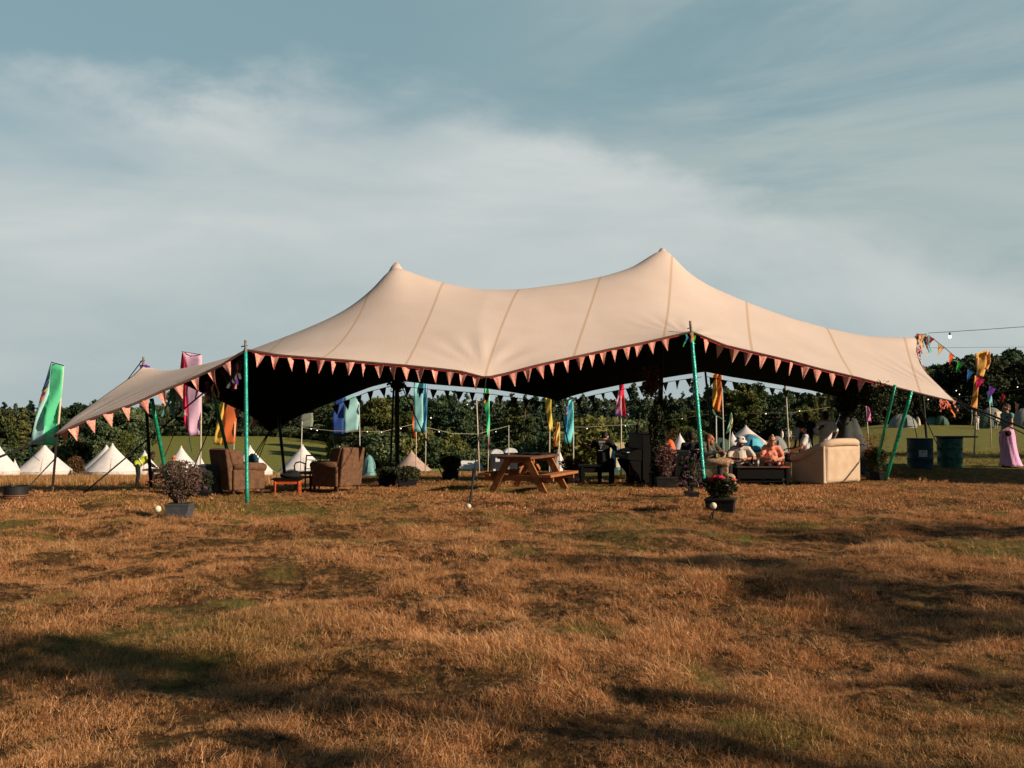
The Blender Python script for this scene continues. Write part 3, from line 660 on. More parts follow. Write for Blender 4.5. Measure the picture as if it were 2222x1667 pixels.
bunting('dark pennants silhouetted on the far edge between dark centre pole and low tie point', off(seg(be, j1+1, j2-6), .03), .42, .26, .30, gm, M['cord_dark'], drop=.17, seed=9)
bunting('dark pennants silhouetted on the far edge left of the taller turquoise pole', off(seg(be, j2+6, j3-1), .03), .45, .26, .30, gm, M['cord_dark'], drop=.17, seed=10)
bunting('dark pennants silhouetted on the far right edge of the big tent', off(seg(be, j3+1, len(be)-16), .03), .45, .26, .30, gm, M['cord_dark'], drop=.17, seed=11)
bunting('pink pennants hanging inside the left side edge of the big tent', seg(G[:, 0], 4, 46, 3), .34, .2, .26, pm, M['hem'], drop=.04, seed=12)
bunting('pink pennants and rags on the left rear side edge near the low corner', seg(G[:, 0], 66, 132, 3), .5, .2, .26, pm, M['hem'], drop=.04, seed=13)
def flat(key, c, **k): return S(key, c, tuple(min(1, x*1.15) for x in c), 12, rough=.8, transl=.3, **k)
cr = flat('flag_red', (.60, .01, .03)); cy = flat('flag_cream', (.80, .50, .22)); co_ = flat('flag_orange', (.85, .17, .03)); cg = flat('flag_green', (.03, .42, .05)); cb = flat('flag_blue', (.02, .14, .36)); cpk = flat('flag_magenta', (.75, .01, .12)); cpu = flat('flag_purple', (.13, .03, .33))
pts = [at(2015, 728, 26.5), at(2055, 759, 25.8), at(2100, 800, 25.0), at(2150, 838, 24.2), at(2200, 870, 23.4), at(2260, 905, 22.6), at(2330, 950, 21.8)]
bunting('rainbow coloured pennants on a cord running down from the right tent pole top', pts, .46, .24, .32, [cr, cy, co_, cg, cb, cpk, cpu, cr, cy, co_], M['cord_dark'], group=None, start=.22, seed=15, rzo=.2)
# knotted rags on the side edge and at the pole tops
def rags(label, pts, cols, n, ln, seed, cat='ribbons'):
    rnd = random.Random(seed); t = thing('ribbon_bundle', label, cat, pts[0], group=None)
    for c in cols:
        for k in range(n):
            mb = MB(); f = rnd.random()*(len(pts)-1); i = int(f); q = Vector(pts[i]).lerp(Vector(pts[min(i+1, len(pts)-1)]), f-i)+Vector((rnd.uniform(-.06, .06), rnd.uniform(-.06, .06), rnd.uniform(-.05, .05)))
            l = ln*rnd.uniform(.6, 1.3); w = rnd.uniform(.02, .045); dx = rnd.uniform(-.3, .3); rows = []
            for s in range(5):
                u = s/4; c0 = q+Vector((dx*l*u+math.sin(u*5+k)*.03, rnd.uniform(-.02, .02), -l*u)); rows.append([c0-Vector((w*(1-.5*u), 0, .01*math.sin(k))), c0+Vector((w*(1-.5*u), .02, 0))])
            mb.grid(rows); mb.build('ribbon', c, t, world=True)
    return t
cw = flat('rag_white', (.62, .55, .52)); cdk = flat('rag_crimson', (.35, .02, .05)); cpi = flat('rag_pink', (.7, .28, .25)); ctl = flat('rag_teal', (.1, .35, .33))
re_ = [Vector(p) for p in G[18:92:6, -1]]
rags('crimson, pink and white rags knotted along the right side edge of the big tent', re_, [cdk, cpi, cw], 16, .22, 3)
rags('crimson and cream rags bunched at the far right pole top', [at(1988, 728, 26.4), at(2012, 726, 26.4)], [cdk, cr, cy, ctl], 4, .45, 4)
rags('dark purple cloth knotted at the top of the far left pole', [at(309, 795, 20.6), at(320, 800, 20.6)], [cpu], 14, .28, 5)
rags('pale and grey rags tied along the left side rope of the big tent', [at(300, 822, 20.0), at(270, 842, 19.4), at(250, 850, 19.1)], [cw, cpi], 4, .18, 6)
rags('blue and silver ribbons fluttering beneath the left front edge', [at(384, 838, 17.5), at(372, 838, 17.6), at(396, 838, 17.4)], [ctl, flat('rag_silver', (.35, .45, .47))], 3, .55, 7)
rags('pink and orange rags dangling at the front right tip of the big tent', [at(2040, 870, 21.9), at(2056, 874, 21.9), at(2072, 874, 21.9)], [cpi, co_], 5, .24, 8)
rags('orange, green and purple ribbons tied at the top of the taller turquoise pole', [at(1490, 728, 20.1), at(1512, 728, 20.2)], [co_, cg, cb], 2, .30, 9)
rags('striped ribbons hanging in the shade left of the nearer turquoise pole', [at(500, 790, 17), at(520, 775, 17), at(450, 830, 18.3)], [M['pink_print'], cpu, M['shaded_grey_print']], 6, .42, 10)
# ------------------------------------------------------------ trees and shrubs
S('bark', (.10, .07, .045), (.20, .15, .10), 6, rough=.95, bump=1, bscale=20); S('bark_pale', (.38, .30, .22), (.22, .17, .12), 5, rough=.9)
M['leaf_dark'] = foliage_mat('leaf_dark', [(0.020, 0.043, 0.022), (0.053, 0.090, 0.042), (0.098, 0.140, 0.062), (0.150, 0.181, 0.081)])
M['leaf_olive'] = foliage_mat('leaf_olive', [(.040, .055, .018), (.09, .108, .030), (.155, .165, .046), (.22, .21, .065)])
M['needle'] = foliage_mat('needle', [(0.016, 0.040, 0.028), (0.045, 0.085, 0.053), (0.083, 0.125, 0.070), (0.138, 0.175, 0.087)], transl=.1)
M['needle_olive'] = foliage_mat('needle_olive', [(.032, .05, .020), (.08, .10, .035), (.14, .155, .048), (.21, .205, .066)], transl=.1)
M['leaf_rust'] = foliage_mat('leaf_rust', [(.03, .02, .01), (.09, .05, .02), (.16, .10, .04), (.22, .16, .08)])
M['leaf_black'] = foliage_mat('leaf_black', [(0.007, 0.011, 0.007), (0.020, 0.027, 0.014), (0.037, 0.050, 0.022), (0.075, 0.081, 0.042)], transl=.05)
M['heather'] = foliage_mat('heather', [(.04, .025, .02), (.11, .06, .052), (.22, .13, .11), (.36, .23, .19)], wscale=2)
M['petal_purple'] = foliage_mat('petal_purple', [(.16, .07, .15), (.30, .16, .27), (.45, .30, .40), (.6, .5, .55)], wscale=4)
M['leaf_pot'] = foliage_mat('leaf_pot', [(.010, .016, .006), (.03, .04, .014), (.07, .075, .03), (.22, .2, .12)], wscale=4)
S('petal_pink', (.80, .05, .16), (.55, .01, .06), 30, rough=.7, transl=.3); S('petal_red', (.45, .005, .02), (.7, .02, .06), 30, rough=.7, transl=.2); S('petal_salmon', (.80, .22, .2), (.7, .1, .1), 30, rough=.7, transl=.3)
def broadleaf(seed, h, w, n=5200, leaf=.20, trunk=.14, low=.25, clumps=34):
    """crown quads + trunk builder, unit in metres, base at origin"""
    rg = np.random.default_rng(seed); C = []
    cz = h*(.5+low*.5); rz = h*(1-low)*.5
    cc = rg.normal(size=(clumps, 3)); cc /= np.linalg.norm(cc, axis=1)[:, None]; cc *= rg.uniform(.35, 1.0, (clumps, 1))**.6
    shape = 1-.28*np.clip(cc[:, 2], 0, 1)[:, None]
    cc = cc*np.array([w/2, w/2, rz])*.80*np.concatenate([shape, shape, np.ones_like(shape)], 1)+np.array([0, 0, cz])
    rad = rg.uniform(.16, .30, clumps)*w*.5+min(.22, w*.04)
    k = rg.integers(0, clumps, n); d = rg.normal(size=(n, 3)); d /= np.linalg.norm(d, axis=1)[:, None]
    rr = rad[k]*rg.uniform(.35, 1.12, n)**.5; P = cc[k]+d*rr[:, None]*np.array([1.15, 1.15, .8]); P[:, 2] = np.maximum(P[:, 2], .12)
    U, V = rand_axes(rg, n, leaf)
    me = quads_mesh('crown', P, U, V, np.clip(rg.random(n)*.6+rg.random(clumps)[k]*.4, 0, 1))
    mb = MB(); mb.tube([(0, 0, -.2), (.03*h/8, 0, h*.2), (-.02*h/8, .05, h*.5), (0, 0, h*.8)], [trunk, trunk*.75, trunk*.5, trunk*.15], 8)
    for i in range(9):
        c = cc[rg.integers(0, clumps)]; z0 = h*rg.uniform(.18, .5); q = Vector((0, 0, z0)); e = Vector(c)
        mb.tube([q, q.lerp(e, .5)+Vector((0, 0, -.08*h*.3)), e], [trunk*.4, trunk*.25, trunk*.06], 5)
    return me, mb.mesh('trunk')
def conifer(seed, h, w, n=4800, leaf=.17, trunk=.12):
    rg = np.random.default_rng(seed); P = []; nb = int(h*7); Bs = []
    mb = MB(); mb.tube([(0, 0, -.2), (0, 0, h*.5), (0, 0, h*.98)], [trunk, trunk*.6, .02], 7)
    for i in range(nb):
        t = rg.uniform(.06, 1)**.9; z = h*t; r = w/2*(1-t)**.75*rg.uniform(.55, 1.15)+.12; a = rg.random()*6.283; Bs.append((z, r, a))
        if i % 3 == 0: mb.tube([(0, 0, z), (r*.8*math.cos(a), r*.8*math.sin(a), z-.05*r+.06*h*.1)], [trunk*.22, .01], 4)
    wts = np.array([b[1]**1.3 for b in Bs]); wts /= wts.sum(); k = rg.choice(len(Bs), n, p=wts); B = np.array(Bs)[k]
    s = rg.uniform(.08, 1, n)**.6; lat = rg.normal(size=n)*.18*(.3+s)*B[:, 1]**.5; x = B[:, 1]*s
    z = B[:, 0]-.22*x*s+rg.normal(size=n)*.07-abs(lat)*.25; ca, sa = np.cos(B[:, 2]), np.sin(B[:, 2])
    P = np.stack([x*ca-lat*sa, x*sa+lat*ca, np.maximum(z, .1)], 1)
    U, V = rand_axes(rg, n, leaf, .45, .35)
    return quads_mesh('crown', P, U, V, np.clip(rg.random(n)*.5+rg.random(len(Bs))[k]*.5, 0, 1)), mb.mesh('trunk')
PROTO = {}
def proto(kind, i):
    if (kind, i) in PROTO: return PROTO[(kind, i)]
    if kind == 'b': r = broadleaf(10+i, 8, 6.2, 6500, .19)
    elif kind == 't': r = broadleaf(30+i, 9, 4.6, 6500, .18, low=.12)
    elif kind == 'c': r = conifer(50+i, 9, 4.4, 6500)
    elif kind == 'n': r = conifer(70+i, 10, 3.2, 5500, .16)
    elif kind == 's': r = broadleaf(90+i, 3, 4.4, 4500, .13, .06, .0, 26)
    PROTO[(kind, i)] = r; return r
HT = {'b': 8, 't': 9, 'c': 9, 'n': 10, 's': 3}
MATC = {}
def tree(px, top, D, kind, leafm, label, group, wf=1.0, i=None, cat='tree', name=None, barkm='bark', base=None, trunk=True):
    rnd = random.Random(int(px*13+top*7+D)); i = rnd.randrange(4) if i is None else i
    g = gp(px, D); zt = at(px, top, D).z; h = max(zt-g.z, .5); s = h/HT[kind]
    cm, tm = proto(kind, i)
    def mm(me, m_):
        k = (me.name, m_.name)
        if k not in MATC: c = me.copy(); c.materials.clear(); c.materials.append(m_); MATC[k] = c
        return MATC[k]
    names = {'b': 'broadleaf_tree', 't': 'broadleaf_tree', 'c': 'conifer_tree', 'n': 'conifer_tree', 's': 'bush'}
    if not trunk:
        o = bpy.data.objects.new(name or names[kind], mm(cm, M[leafm])); COL.objects.link(o); tag(o, label, cat, group)
        o.location = g-Vector((0, 0, .15)); o.rotation_euler = (0, 0, rnd.random()*6.28); o.scale = (s*wf, s*wf, s*1.05); return o
    t = thing(name or names[kind], label, cat, g-Vector((0, 0, .05)), rnd.random()*6.28, group); t.scale = (s*wf, s*wf, s)
    for nm, me, m_ in (('crown', cm, M[leafm]), ('trunk', tm, M[barkm])):
        o = bpy.data.objects.new(nm, mm(me, m_)); COL.objects.link(o); o.parent = t
    return t
LM = [(-40, 'the left edge of the photo'), (98, 'the green banner'), (180, 'the left rope'), (245, 'the twin bell tents'), (312, 'the far left pole'), (345, 'the leaning green pole'), (418, 'the pink banner'), (490, 'the orange banner'), (540, 'the nearer turquoise pole'), (600, 'the low black corner'), (665, 'the grey banner'), (735, 'the dark blue and mint banner'), (800, 'the teal tunnel tent'), (860, 'the dark centre pole'), (912, 'the cyan banner'), (975, 'the lone potted shrub'), (1034, 'the bare bamboo pole'), (1057, 'the twisted green banner'), (1104, 'the short pale pole'), (1150, 'the picnic table'), (1191, 'the yellow banner'), (1235, 'the bright cyan banner'), (1305, 'the pianist'), (1347, 'the crimson banner'), (1395, 'the piano'), (1430, 'the dark right centre pole'), (1475, 'the white pointed tent'), (1512, 'the taller turquoise pole'), (1556, 'the ochre and orange banner'), (1618, 'the pale pyramid tent'), (1674, 'the woman in peach'), (1708, 'the tall bare wooden pole'), (1748, 'the black waistcoat'), (1791, 'the white shirt'), (1842, 'the draped cone'), (1886, 'the slim pink banner'), (1945, 'the leaning green poles'), (2000, 'the right pole top'), (2035, 'the dark green dome'), (2075, 'the rope tip'), (2118, 'the ochre lantern-topped banner'), (2148, 'the slim teal banner'), (2185, 'the woman in the pink skirt'), (2240, 'the right edge of the photo')]
USED = {}
def where(px, label):
    n, l = min(LM, key=lambda q: abs(q[0]-px)); d = px-n
    for w in (('directly behind' if abs(d) < 8 else 'just left of' if d < 0 else 'just right of'), 'close to', 'level with', 'farther back, by', 'low down by', 'half hidden by', 'deep behind', 'tucked behind'):
        s_ = '%s %s %s' % (label, w, l)
        if s_ not in USED: USED[s_] = 1; return s_
    return s_
rnd = random.Random(4)
def row(items, D0, D1, label, group, **k):
    for it in items:
        px, top, kind, lm = it[:4]; top += (random.Random(px*7).uniform(-18, 12) if kind in 'cnt' else random.Random(px*7).uniform(-5, 7)); wf = it[4] if len(it) > 4 else 1.0
        tree(px, top, rnd.uniform(D0, D1), kind, lm, where(px, label) if len(items) > 1 else label, group, wf, **k)
# left: conifers and broadleaf trees behind the bell tents
row([(-30, 868, 'n', 'needle', 1.3), (8, 862, 'n', 'needle', 1.4), (34, 870, 'c', 'needle'), (66, 866, 'n', 'needle', 1.3), (100, 876, 'c', 'needle')], 112, 122, 'dark conifer', 'conifers on the left edge of the wood')
row([(20, 878, 'c', 'needle_olive', 1.1), (52, 880, 'n', 'needle_olive', 1.4), (-5, 884, 'c', 'needle_olive')], 108, 111, 'yellowish conifer', 'olive conifers on the left')
row([(132, 872, 'b', 'leaf_dark'), (168, 868, 'b', 'leaf_dark'), (205, 866, 'b', 'leaf_dark', 1.1), (240, 858, 'b', 'leaf_dark', 1.1), (276, 872, 'b', 'leaf_dark'), (306, 884, 'b', 'leaf_dark')], 112, 120, 'dark round broadleaf tree', 'broadleaf trees behind the left wing')
row([(10, 968, 's', 'leaf_dark', 1.5), (66, 960, 's', 'leaf_olive', 1.5), (128, 950, 's', 'leaf_dark', 1.5), (150, 905, 'b', 'leaf_dark', .9), (190, 900, 'b', 'leaf_black', 1.0), (228, 915, 'b', 'leaf_dark', .9), (262, 925, 'b', 'leaf_olive', .8), (288, 950, 's', 'leaf_dark', .9), (-25, 965, 's', 'leaf_dark', 1.5)], 99, 106, 'dense dark shrub behind the bell tents,', 'shrubs behind the left bell tents', trunk=False, name='bush', cat='bush')
row([(165, 994, 's', 'leaf_rust', .7)], 92, 93, 'small rusty brown bush between two white bell tents', None, trunk=False, name='bush', cat='bush')
# trees along the top of the green field
row([(x, top, k, m_, 1.0) for x, top, k, m_ in ((322, 872, 'b', 'leaf_dark'), (348, 866, 'b', 'leaf_dark'), (376, 850, 't', 'leaf_dark'), (402, 858, 'b', 'leaf_dark'), (432, 852, 'b', 'leaf_dark'), (462, 846, 't', 'leaf_dark'), (492, 856, 'b', 'leaf_dark'), (520, 866, 'b', 'leaf_dark'), (552, 870, 'b', 'leaf_dark'), (584, 878, 'b', 'leaf_dark'), (616, 876, 'b', 'leaf_dark'), (648, 870, 'b', 'leaf_dark'), (680, 868, 'b', 'leaf_dark'), (712, 862, 'b', 'leaf_dark'))], 168, 176, 'dark field-top tree', 'trees along the top of the green field')
row([(305, 928, 's', 'leaf_dark'), (340, 932, 's', 'leaf_dark'), (380, 930, 's', 'leaf_dark'), (420, 932, 's', 'leaf_dark'), (460, 930, 's', 'leaf_dark'), (500, 932, 's', 'leaf_dark'), (540, 930, 's', 'leaf_dark'), (580, 932, 's', 'leaf_dark'), (620, 930, 's', 'leaf_dark'), (660, 930, 's', 'leaf_olive'), (700, 938, 's', 'leaf_olive')], 163, 167, 'dark hedge bush at the top of the green field', 'hedge bushes at the top of the green field', trunk=False, name='bush', cat='bush', wf=1.5) if False else None
for k_, x in enumerate(range(296, 730, 26)):
    tree(x, 922+4*(k_ % 3), 165, 's', 'leaf_dark', where(x, 'field-top hedge bush'), 'hedge bushes at the top of the green field', 1.25, trunk=False, name='bush', cat='bush')
# middle wood
row([(736, 872, 'b', 'leaf_dark'), (768, 862, 'b', 'leaf_dark'), (800, 852, 't', 'leaf_dark', 1.3), (838, 846, 'b', 'leaf_dark'), (872, 844, 'b', 'leaf_dark'), (905, 846, 'b', 'leaf_dark'), (940, 846, 'b', 'leaf_dark'), (975, 850, 'b', 'leaf_dark', 1.1)], 130, 140, 'dark rounded tree', 'broadleaf trees in the middle of the wood')
row([(752, 890, 'b', 'leaf_olive'), (820, 866, 't', 'leaf_olive', 1.2), (792, 896, 'b', 'leaf_olive', .9), (862, 905, 'b', 'leaf_olive', .9), (895, 884, 'b', 'leaf_olive', .8), (770, 930, 's', 'leaf_olive'), (740, 942, 's', 'leaf_olive')], 120, 127, 'yellow green tree before the darker wood,', 'yellow green trees beside the blue banner')
row([(985, 862, 'c', 'needle'), (1012, 856, 'c', 'needle', 1.0), (1046, 858, 'n', 'needle', 1.4), (1078, 860, 'c', 'needle'), (1160, 866, 'c', 'needle'), (1182, 862, 'n', 'needle', 1.4), (1215, 876, 'c', 'needle'), (1240, 872, 'n', 'needle', 1.4), (1265, 866, 'c', 'needle'), (1292, 858, 'n', 'needle', 1.3), (1318, 870, 'c', 'needle'), (1350, 866, 'n', 'needle', 1.4), (1376, 848, 'n', 'needle', 1.3), (1402, 862, 'c', 'needle'), (1428, 858, 'n', 'needle', 1.4), (1455, 846, 'n', 'needle', 1.4), (1482, 838, 'c', 'needle', .9), (1505, 832, 'n', 'needle', 1.3)], 122, 136, 'dark pointed conifer', 'dark conifers in the middle of the wood')
row([(1112, 858, 'c', 'needle_olive', 1.15), (1140, 868, 'c', 'needle_olive', 1.0), (1200, 900, 'n', 'needle_olive', 1.3), (1470, 892, 't', 'leaf_olive', 1.2)], 114, 120, 'yellow green tree among dark conifers,', 'yellow green trees among the conifers')
row([(930, 950, 's', 'leaf_dark', 1.2), (965, 940, 's', 'leaf_olive', 1.0), (990, 972, 's', 'leaf_dark', 1.4), (1020, 976, 's', 'leaf_dark', 1.4), (1050, 978, 's', 'leaf_dark', 1.4), (1085, 972, 's', 'leaf_dark', 1.5), (1125, 970, 's', 'leaf_olive', 1.3), (1160, 968, 's', 'leaf_dark', 1.4), (800, 940, 's', 'leaf_black', 1.4), (838, 935, 's', 'leaf_dark', 1.2), (870, 945, 's', 'leaf_dark', 1.2), (905, 930, 's', 'leaf_olive', 1.0), (775, 955, 's', 'leaf_olive'), (740, 965, 's', 'leaf_dark', .8)], 104, 112, 'thick shrub at the foot of the wood,', 'shrubs at the foot of the middle wood', trunk=False, name='bush', cat='bush')
row([(1195, 945, 's', 'leaf_dark', 1.2), (1230, 930, 's', 'leaf_dark', 1.2), (1265, 922, 's', 'leaf_olive', 1.2), (1300, 916, 's', 'leaf_olive', 1.3), (1340, 914, 's', 'leaf_olive', 1.3), (1380, 918, 's', 'leaf_dark', 1.3), (1420, 922, 's', 'leaf_rust', 1.0), (1452, 935, 's', 'leaf_rust', .9), (1490, 925, 's', 'leaf_olive', .9), (1255, 945, 's', 'leaf_black', 1.4), (1300, 948, 's', 'leaf_black', 1.4), (1345, 944, 's', 'leaf_black', 1.4), (1395, 945, 's', 'leaf_black', 1.3), (1520, 930, 's', 'leaf_dark', 1.1)], 100, 108, 'thick hedge bush', 'hedge bushes behind the piano', trunk=False, name='bush', cat='bush')
# right middle wood
row([(1535, 832, 'c', 'needle'), (1562, 826, 't', 'leaf_dark'), (1640, 832, 't', 'leaf_dark', 1.2), (1668, 846, 'c', 'needle'), (1695, 842, 'b', 'leaf_dark'), (1722, 850, 't', 'leaf_dark', 1.1), (1750, 848, 'b', 'leaf_dark'), (1780, 850, 'b', 'leaf_dark'), (1815, 850, 'b', 'leaf_dark', 1.1), (1850, 846, 'b', 'leaf_dark')], 128, 138, 'dark leafy tree', 'dark trees behind the seated group')
row([(1602, 822, 't', 'leaf_olive', 1.25), (1622, 850, 't', 'leaf_olive', 1.1), (1510, 868, 't', 'leaf_olive'), (1745, 870, 'b', 'leaf_olive', .8)], 118, 124, 'tall yellow green tree', 'tall yellow green trees behind the seated group')
row([(1705, 836, 'n', 'needle', 1.0), (1790, 842, 'n', 'leaf_olive', .9), (1800, 850, 'n', 'leaf_olive', .8), (1770, 858, 'n', 'leaf_olive', .8)], 112, 116, 'thin pale-trunked tree', 'pale trunked trees', barkm='bark_pale')
row([(1560, 905, 's', 'leaf_black', 1.3), (1600, 900, 's', 'leaf_black', 1.3), (1640, 898, 's', 'leaf_black', 1.4), (1680, 896, 's', 'leaf_black', 1.4), (1720, 898, 's', 'leaf_black', 1.4), (1760, 895, 's', 'leaf_black', 1.3), (1800, 890, 's', 'leaf_black', 1.3), (1840, 888, 's', 'leaf_black', 1.3), (1540, 900, 's', 'leaf_dark', 1.2)], 120, 126, 'almost black hedge bush', 'dark hedge behind the seated group', trunk=False, name='bush', cat='bush')
# right: tall dark trees
row([(1890, 815, 'b', 'leaf_black', 1.2), (1930, 800, 'b', 'leaf_black', 1.2), (1975, 790, 'b', 'leaf_dark', 1.1), (2020, 772, 'b', 'leaf_dark', 1.0), (2062, 780, 'b', 'leaf_black', 1.1), (2105, 770, 'b', 'leaf_black', 1.1), (2128, 752, 't', 'leaf_dark', 1.1), (2168, 760, 'b', 'leaf_black', 1.0), (2205, 752, 'b', 'leaf_dark', 1.0), (2245, 756, 'b', 'leaf_black', 1.0)], 126, 134, 'tall dark hillside tree', 'tall dark trees on the right')
row([(x, 850+(x % 3)*5, 's', 'leaf_black', .9) for x in range(1880, 2260, 36)], 121, 124, 'black hillside hedge bush', 'hedge behind the hillside tents', trunk=False, name='bush', cat='bush')
# deep wood that reads as one mass
def deep_wood():
    rg = np.random.default_rng(9); C = []; n = 26000
    px = rg.uniform(-150, 2400, n); D = rg.uniform(150, 190, n)*np.where((px > 290) & (px < 730), 1.08, 1); x = (px-CX)/FOC*D; z0 = gza(x, D)
    top = np.interp(px, [-150, 300, 700, 860, 1000, 1500, 1650, 1880, 2000, 2400], [885, 885, 885, 862, 868, 860, 856, 850, 800, 775]); zt = EYE+(900-top-12*fbm(px, D, .05, 2, 6))/FOC*D
    z = z0+(zt-z0)*rg.random(n)**.85; U, V = rand_axes(rg, n, .5)
    o = finish('distant_wood', quads_mesh('distant_wood', np.stack([x, D, z], 1), U, V, rg.random(n)), M['leaf_black']); tag(o, 'deep shadowed mass of the wood behind the nearer trees', 'wood', kind='stuff')
deep_wood()
# trees beside and behind the photographer whose crowns shade patches of the foreground
def shade_tree(px, py, t, w, h, seed, label, gx=None):
    g = foot(px, py) if gx is None else Vector(gx); c = g+sdir*t; base = Vector((c.x, c.y, gz(c.x, c.y)))
    w *= 1.3 if w < 3 else 1; h *= 1.35 if w < 3 else 1; H = c.z-base.z+h/2; low = max(.05, (c.z-h/2-base.z)/H)
    me, tm = broadleaf(seed, H, w, int(175*w*1.3*max(h*1.3, .7)) if w < 3 else 6000, .055 if w < 3 else .16, .05 if w < 3 else .12, low, 16)
    r = thing('broadleaf_tree', label, 'tree', base); finish('crown', me, M['leaf_dark'], r); finish('trunk', tm, M['bark'], r)
for k_, (px, py, t, w, h, n_) in enumerate(((120, 1425, 13, 1.1, .8, 'lower left grass'), (400, 1462, 14, 1.0, .6, 'grass left of the strap'), (620, 1505, 12, .7, .5, 'lower middle grass'),
        (1340, 1232, 17, 1.1, .6, 'grass in front of the picnic table'), (1640, 1235, 16, 1.5, .9, 'grass right of the rose planter'), (1960, 1300, 14, 1.7, 1.1, 'right foreground'), (2180, 1370, 13, 1.2, .9, 'right edge of the foreground'),
        (1780, 1158, 19, 1.5, .6, 'grass beyond the right foreground'), (2120, 1150, 19, 2.0, .9, 'far right grass'), (1480, 1540, 9, .35, .25, 'bottom grass'), (640, 1630, 9, .5, .3, 'bottom left grass'), (2080, 1500, 10, .6, .45, 'lower right corner'))):
    shade_tree(px, py, t, w, h, 201+k_, 'young tree off to the right, shading the '+n_)
shade_tree(1, 1, 22, 4.0, 3.2, 231, 'large tree off to the right shading the drums and the walking woman', (11.6, 23.4, .3))
shade_tree(1, 1, 22, 6.0, 4.5, 232, 'large tree off to the right beyond the drums', (17.0, 31.0, .3))
# ------------------------------------------------------------ camp beyond the big tent
S('tent_white', (.82, .78, .76), (.72, .68, .66), 2, rough=.9, transl=.15, bump=.5, bscale=6); S('tent_wall', (.72, .65, .60), (.62, .55, .5), 2, rough=.9, transl=.1)
S('tent_pinkish', (.50, .36, .29), (.40, .28, .23), 2, rough=.9, transl=.1); S('tent_grey', (.17, .19, .18), (.25, .26, .24), 2, rough=.8); S('tent_cord', (.6, .5, .35), None, 5)
S('tent_blue', (.03, .16, .28), (.06, .24, .36), 2, rough=.6); S('tent_blue_pale', (.06, .38, .50), (.10, .45, .55), 2, rough=.6); S('tent_teal', (.10, .26, .26), (.16, .34, .33), 2, rough=.6)
S('tent_orange', (.85, .14, .03), (.75, .10, .02), 2, rough=.6); S('tent_beige', (.50, .42, .22), (.58, .48, .28), 2, rough=.8); S('tent_green', (.03, .07, .05), (.05, .10, .07), 2, rough=.7); S('tent_khaki', (.045, .055, .03), (.06, .07, .04), 2, rough=.8)
def bell(px, apex, base, D, label, hw_px=None, m_='tent_white', wall=True, group='white bell tents of the camp', n=10, lines=True):
    g = gp(px, D); zt = at(px, apex, D).z; zb = at(px, base, D).z; h = zt-g.z; r = (hw_px or 45)/FOC*D
    t = thing('bell_tent', label, 'tent', (g.x, g.y, g.z), (px*.7) % 1.0, group)
    wh = h*.20 if wall else .04
    prof = []; 
    rnd = random.Random(px)
    mb = MB(); rows = []; K = 8
    for i in range(K+1):
        f = i/K; rr = r*(.02+.98*f**1.16); z = h-(h-wh)*f; row_ = []
        for j in range(4*n+1):
            a = 2*math.pi*j/(4*n); pin = 1-.045*f*(abs(math.sin(a*n/2))); row_.append(Vector((rr*pin*math.cos(a), rr*pin*math.sin(a), z+.05*f*abs(math.sin(a*n/2))*h*.3)))
        rows.append(row_)
    mb.grid(rows[::-1]); rf = mb.build('roof', M[m_], t, smooth=True)
    if wall:
        mb = MB(); rows = [[Vector((r*.965*math.cos(2*math.pi*j/40), r*.965*math.sin(2*math.pi*j/40), z)) for j in range(41)] for z in (-.1, wh*.5, wh+.03)]
        mb.grid(rows); mb.build('wall', M['tent_wall'], t, smooth=True)
        # zipped door on the camera side and a small cap
        mb = MB(); a0 = -math.pi/2-t.rotation_euler.z+.35
        P = [Vector((r*(.30+.69*f)*math.cos(a0+s*.02-.0)*1.004, r*(.30+.69*f)*math.sin(a0+s*.02)*1.004, h*(.70-.49*f)+.03)) for s, f in ((-1, 0), (1, 0), (1, 1), (-1, 1))]
        mb.add(P, [(0, 1, 2, 3)]); mb.build('door_seam', M['tent_cord'], t)
    mb = MB(); mb.lathe([(r*.055, h-.10), (r*.03, h+.03), (.01, h+.09)], n=10); mb.build('peak', M[m_], t, smooth=True)
    if lines:
        for k in range(7):
            a = 2*math.pi*(k+.4)/7
            mb = MB(); mb.tube([(r*.98*math.cos(a), r*.98*math.sin(a), wh), (r*1.42*math.cos(a), r*1.42*math.sin(a), 0)], .014, 4); mb.build('guy_line', M['tent_cord'], t)
    return t
bell(-2, 965, 1033, 84, 'white bell tent cut by the left edge of the photo', 44)
bell(34, 997, 1020, 96, 'small white tent peeping out right of the bell tent at the left edge', 16, wall=False, lines=False)
bell(98, 965, 1031, 87, 'white bell tent directly under the green banner', 57)
bell(232, 967, 1018, 97, 'white bell tent half hidden behind the left of its twin', 52, lines=False)
bell(245, 964, 1034, 85, 'white bell tent in front of its twin, left of the person in a yellow vest', 56)
bell(315, 979, 1026, 95, 'white bell tent behind the person in a yellow vest', 34)
bell(394, 969, 1031, 87, 'white bell tent behind the bald seated man', 44)
bell(433, 984, 1020, 98, 'smaller white bell tent beside the foot of the pink banner', 24, wall=False)
bell(543, 968, 1031, 87, 'white bell tent right of the nearer turquoise pole, behind the left armchair', 50)
bell(657, 966, 1020, 93, 'white bell tent behind the open wooden chair', 50)
bell(737, 970, 1018, 95, 'white bell tent partly hidden behind the right armchair', 42)
bell(893, 978, 1016, 100, 'pinkish shaded bell tent right of the dark centre pole', 45, 'tent_pinkish', wall=False)
bell(1475, 941, 975, 95, 'white pointed tent behind the dark armchair', 24, wall=False, lines=False)
bell(1618, 924, 985, 100, 'large pale grey pyramid tent behind the blue dome', 52, 'tent_wall', wall=False, lines=False)
bell(1589, 939, 975, 96, 'small white pointed tent at the left of the pale pyramid tent', 18, wall=False, lines=False)
bell(1822, 903, 948, 70, 'white tent left of the dark draped cone', 36, wall=False, lines=False)
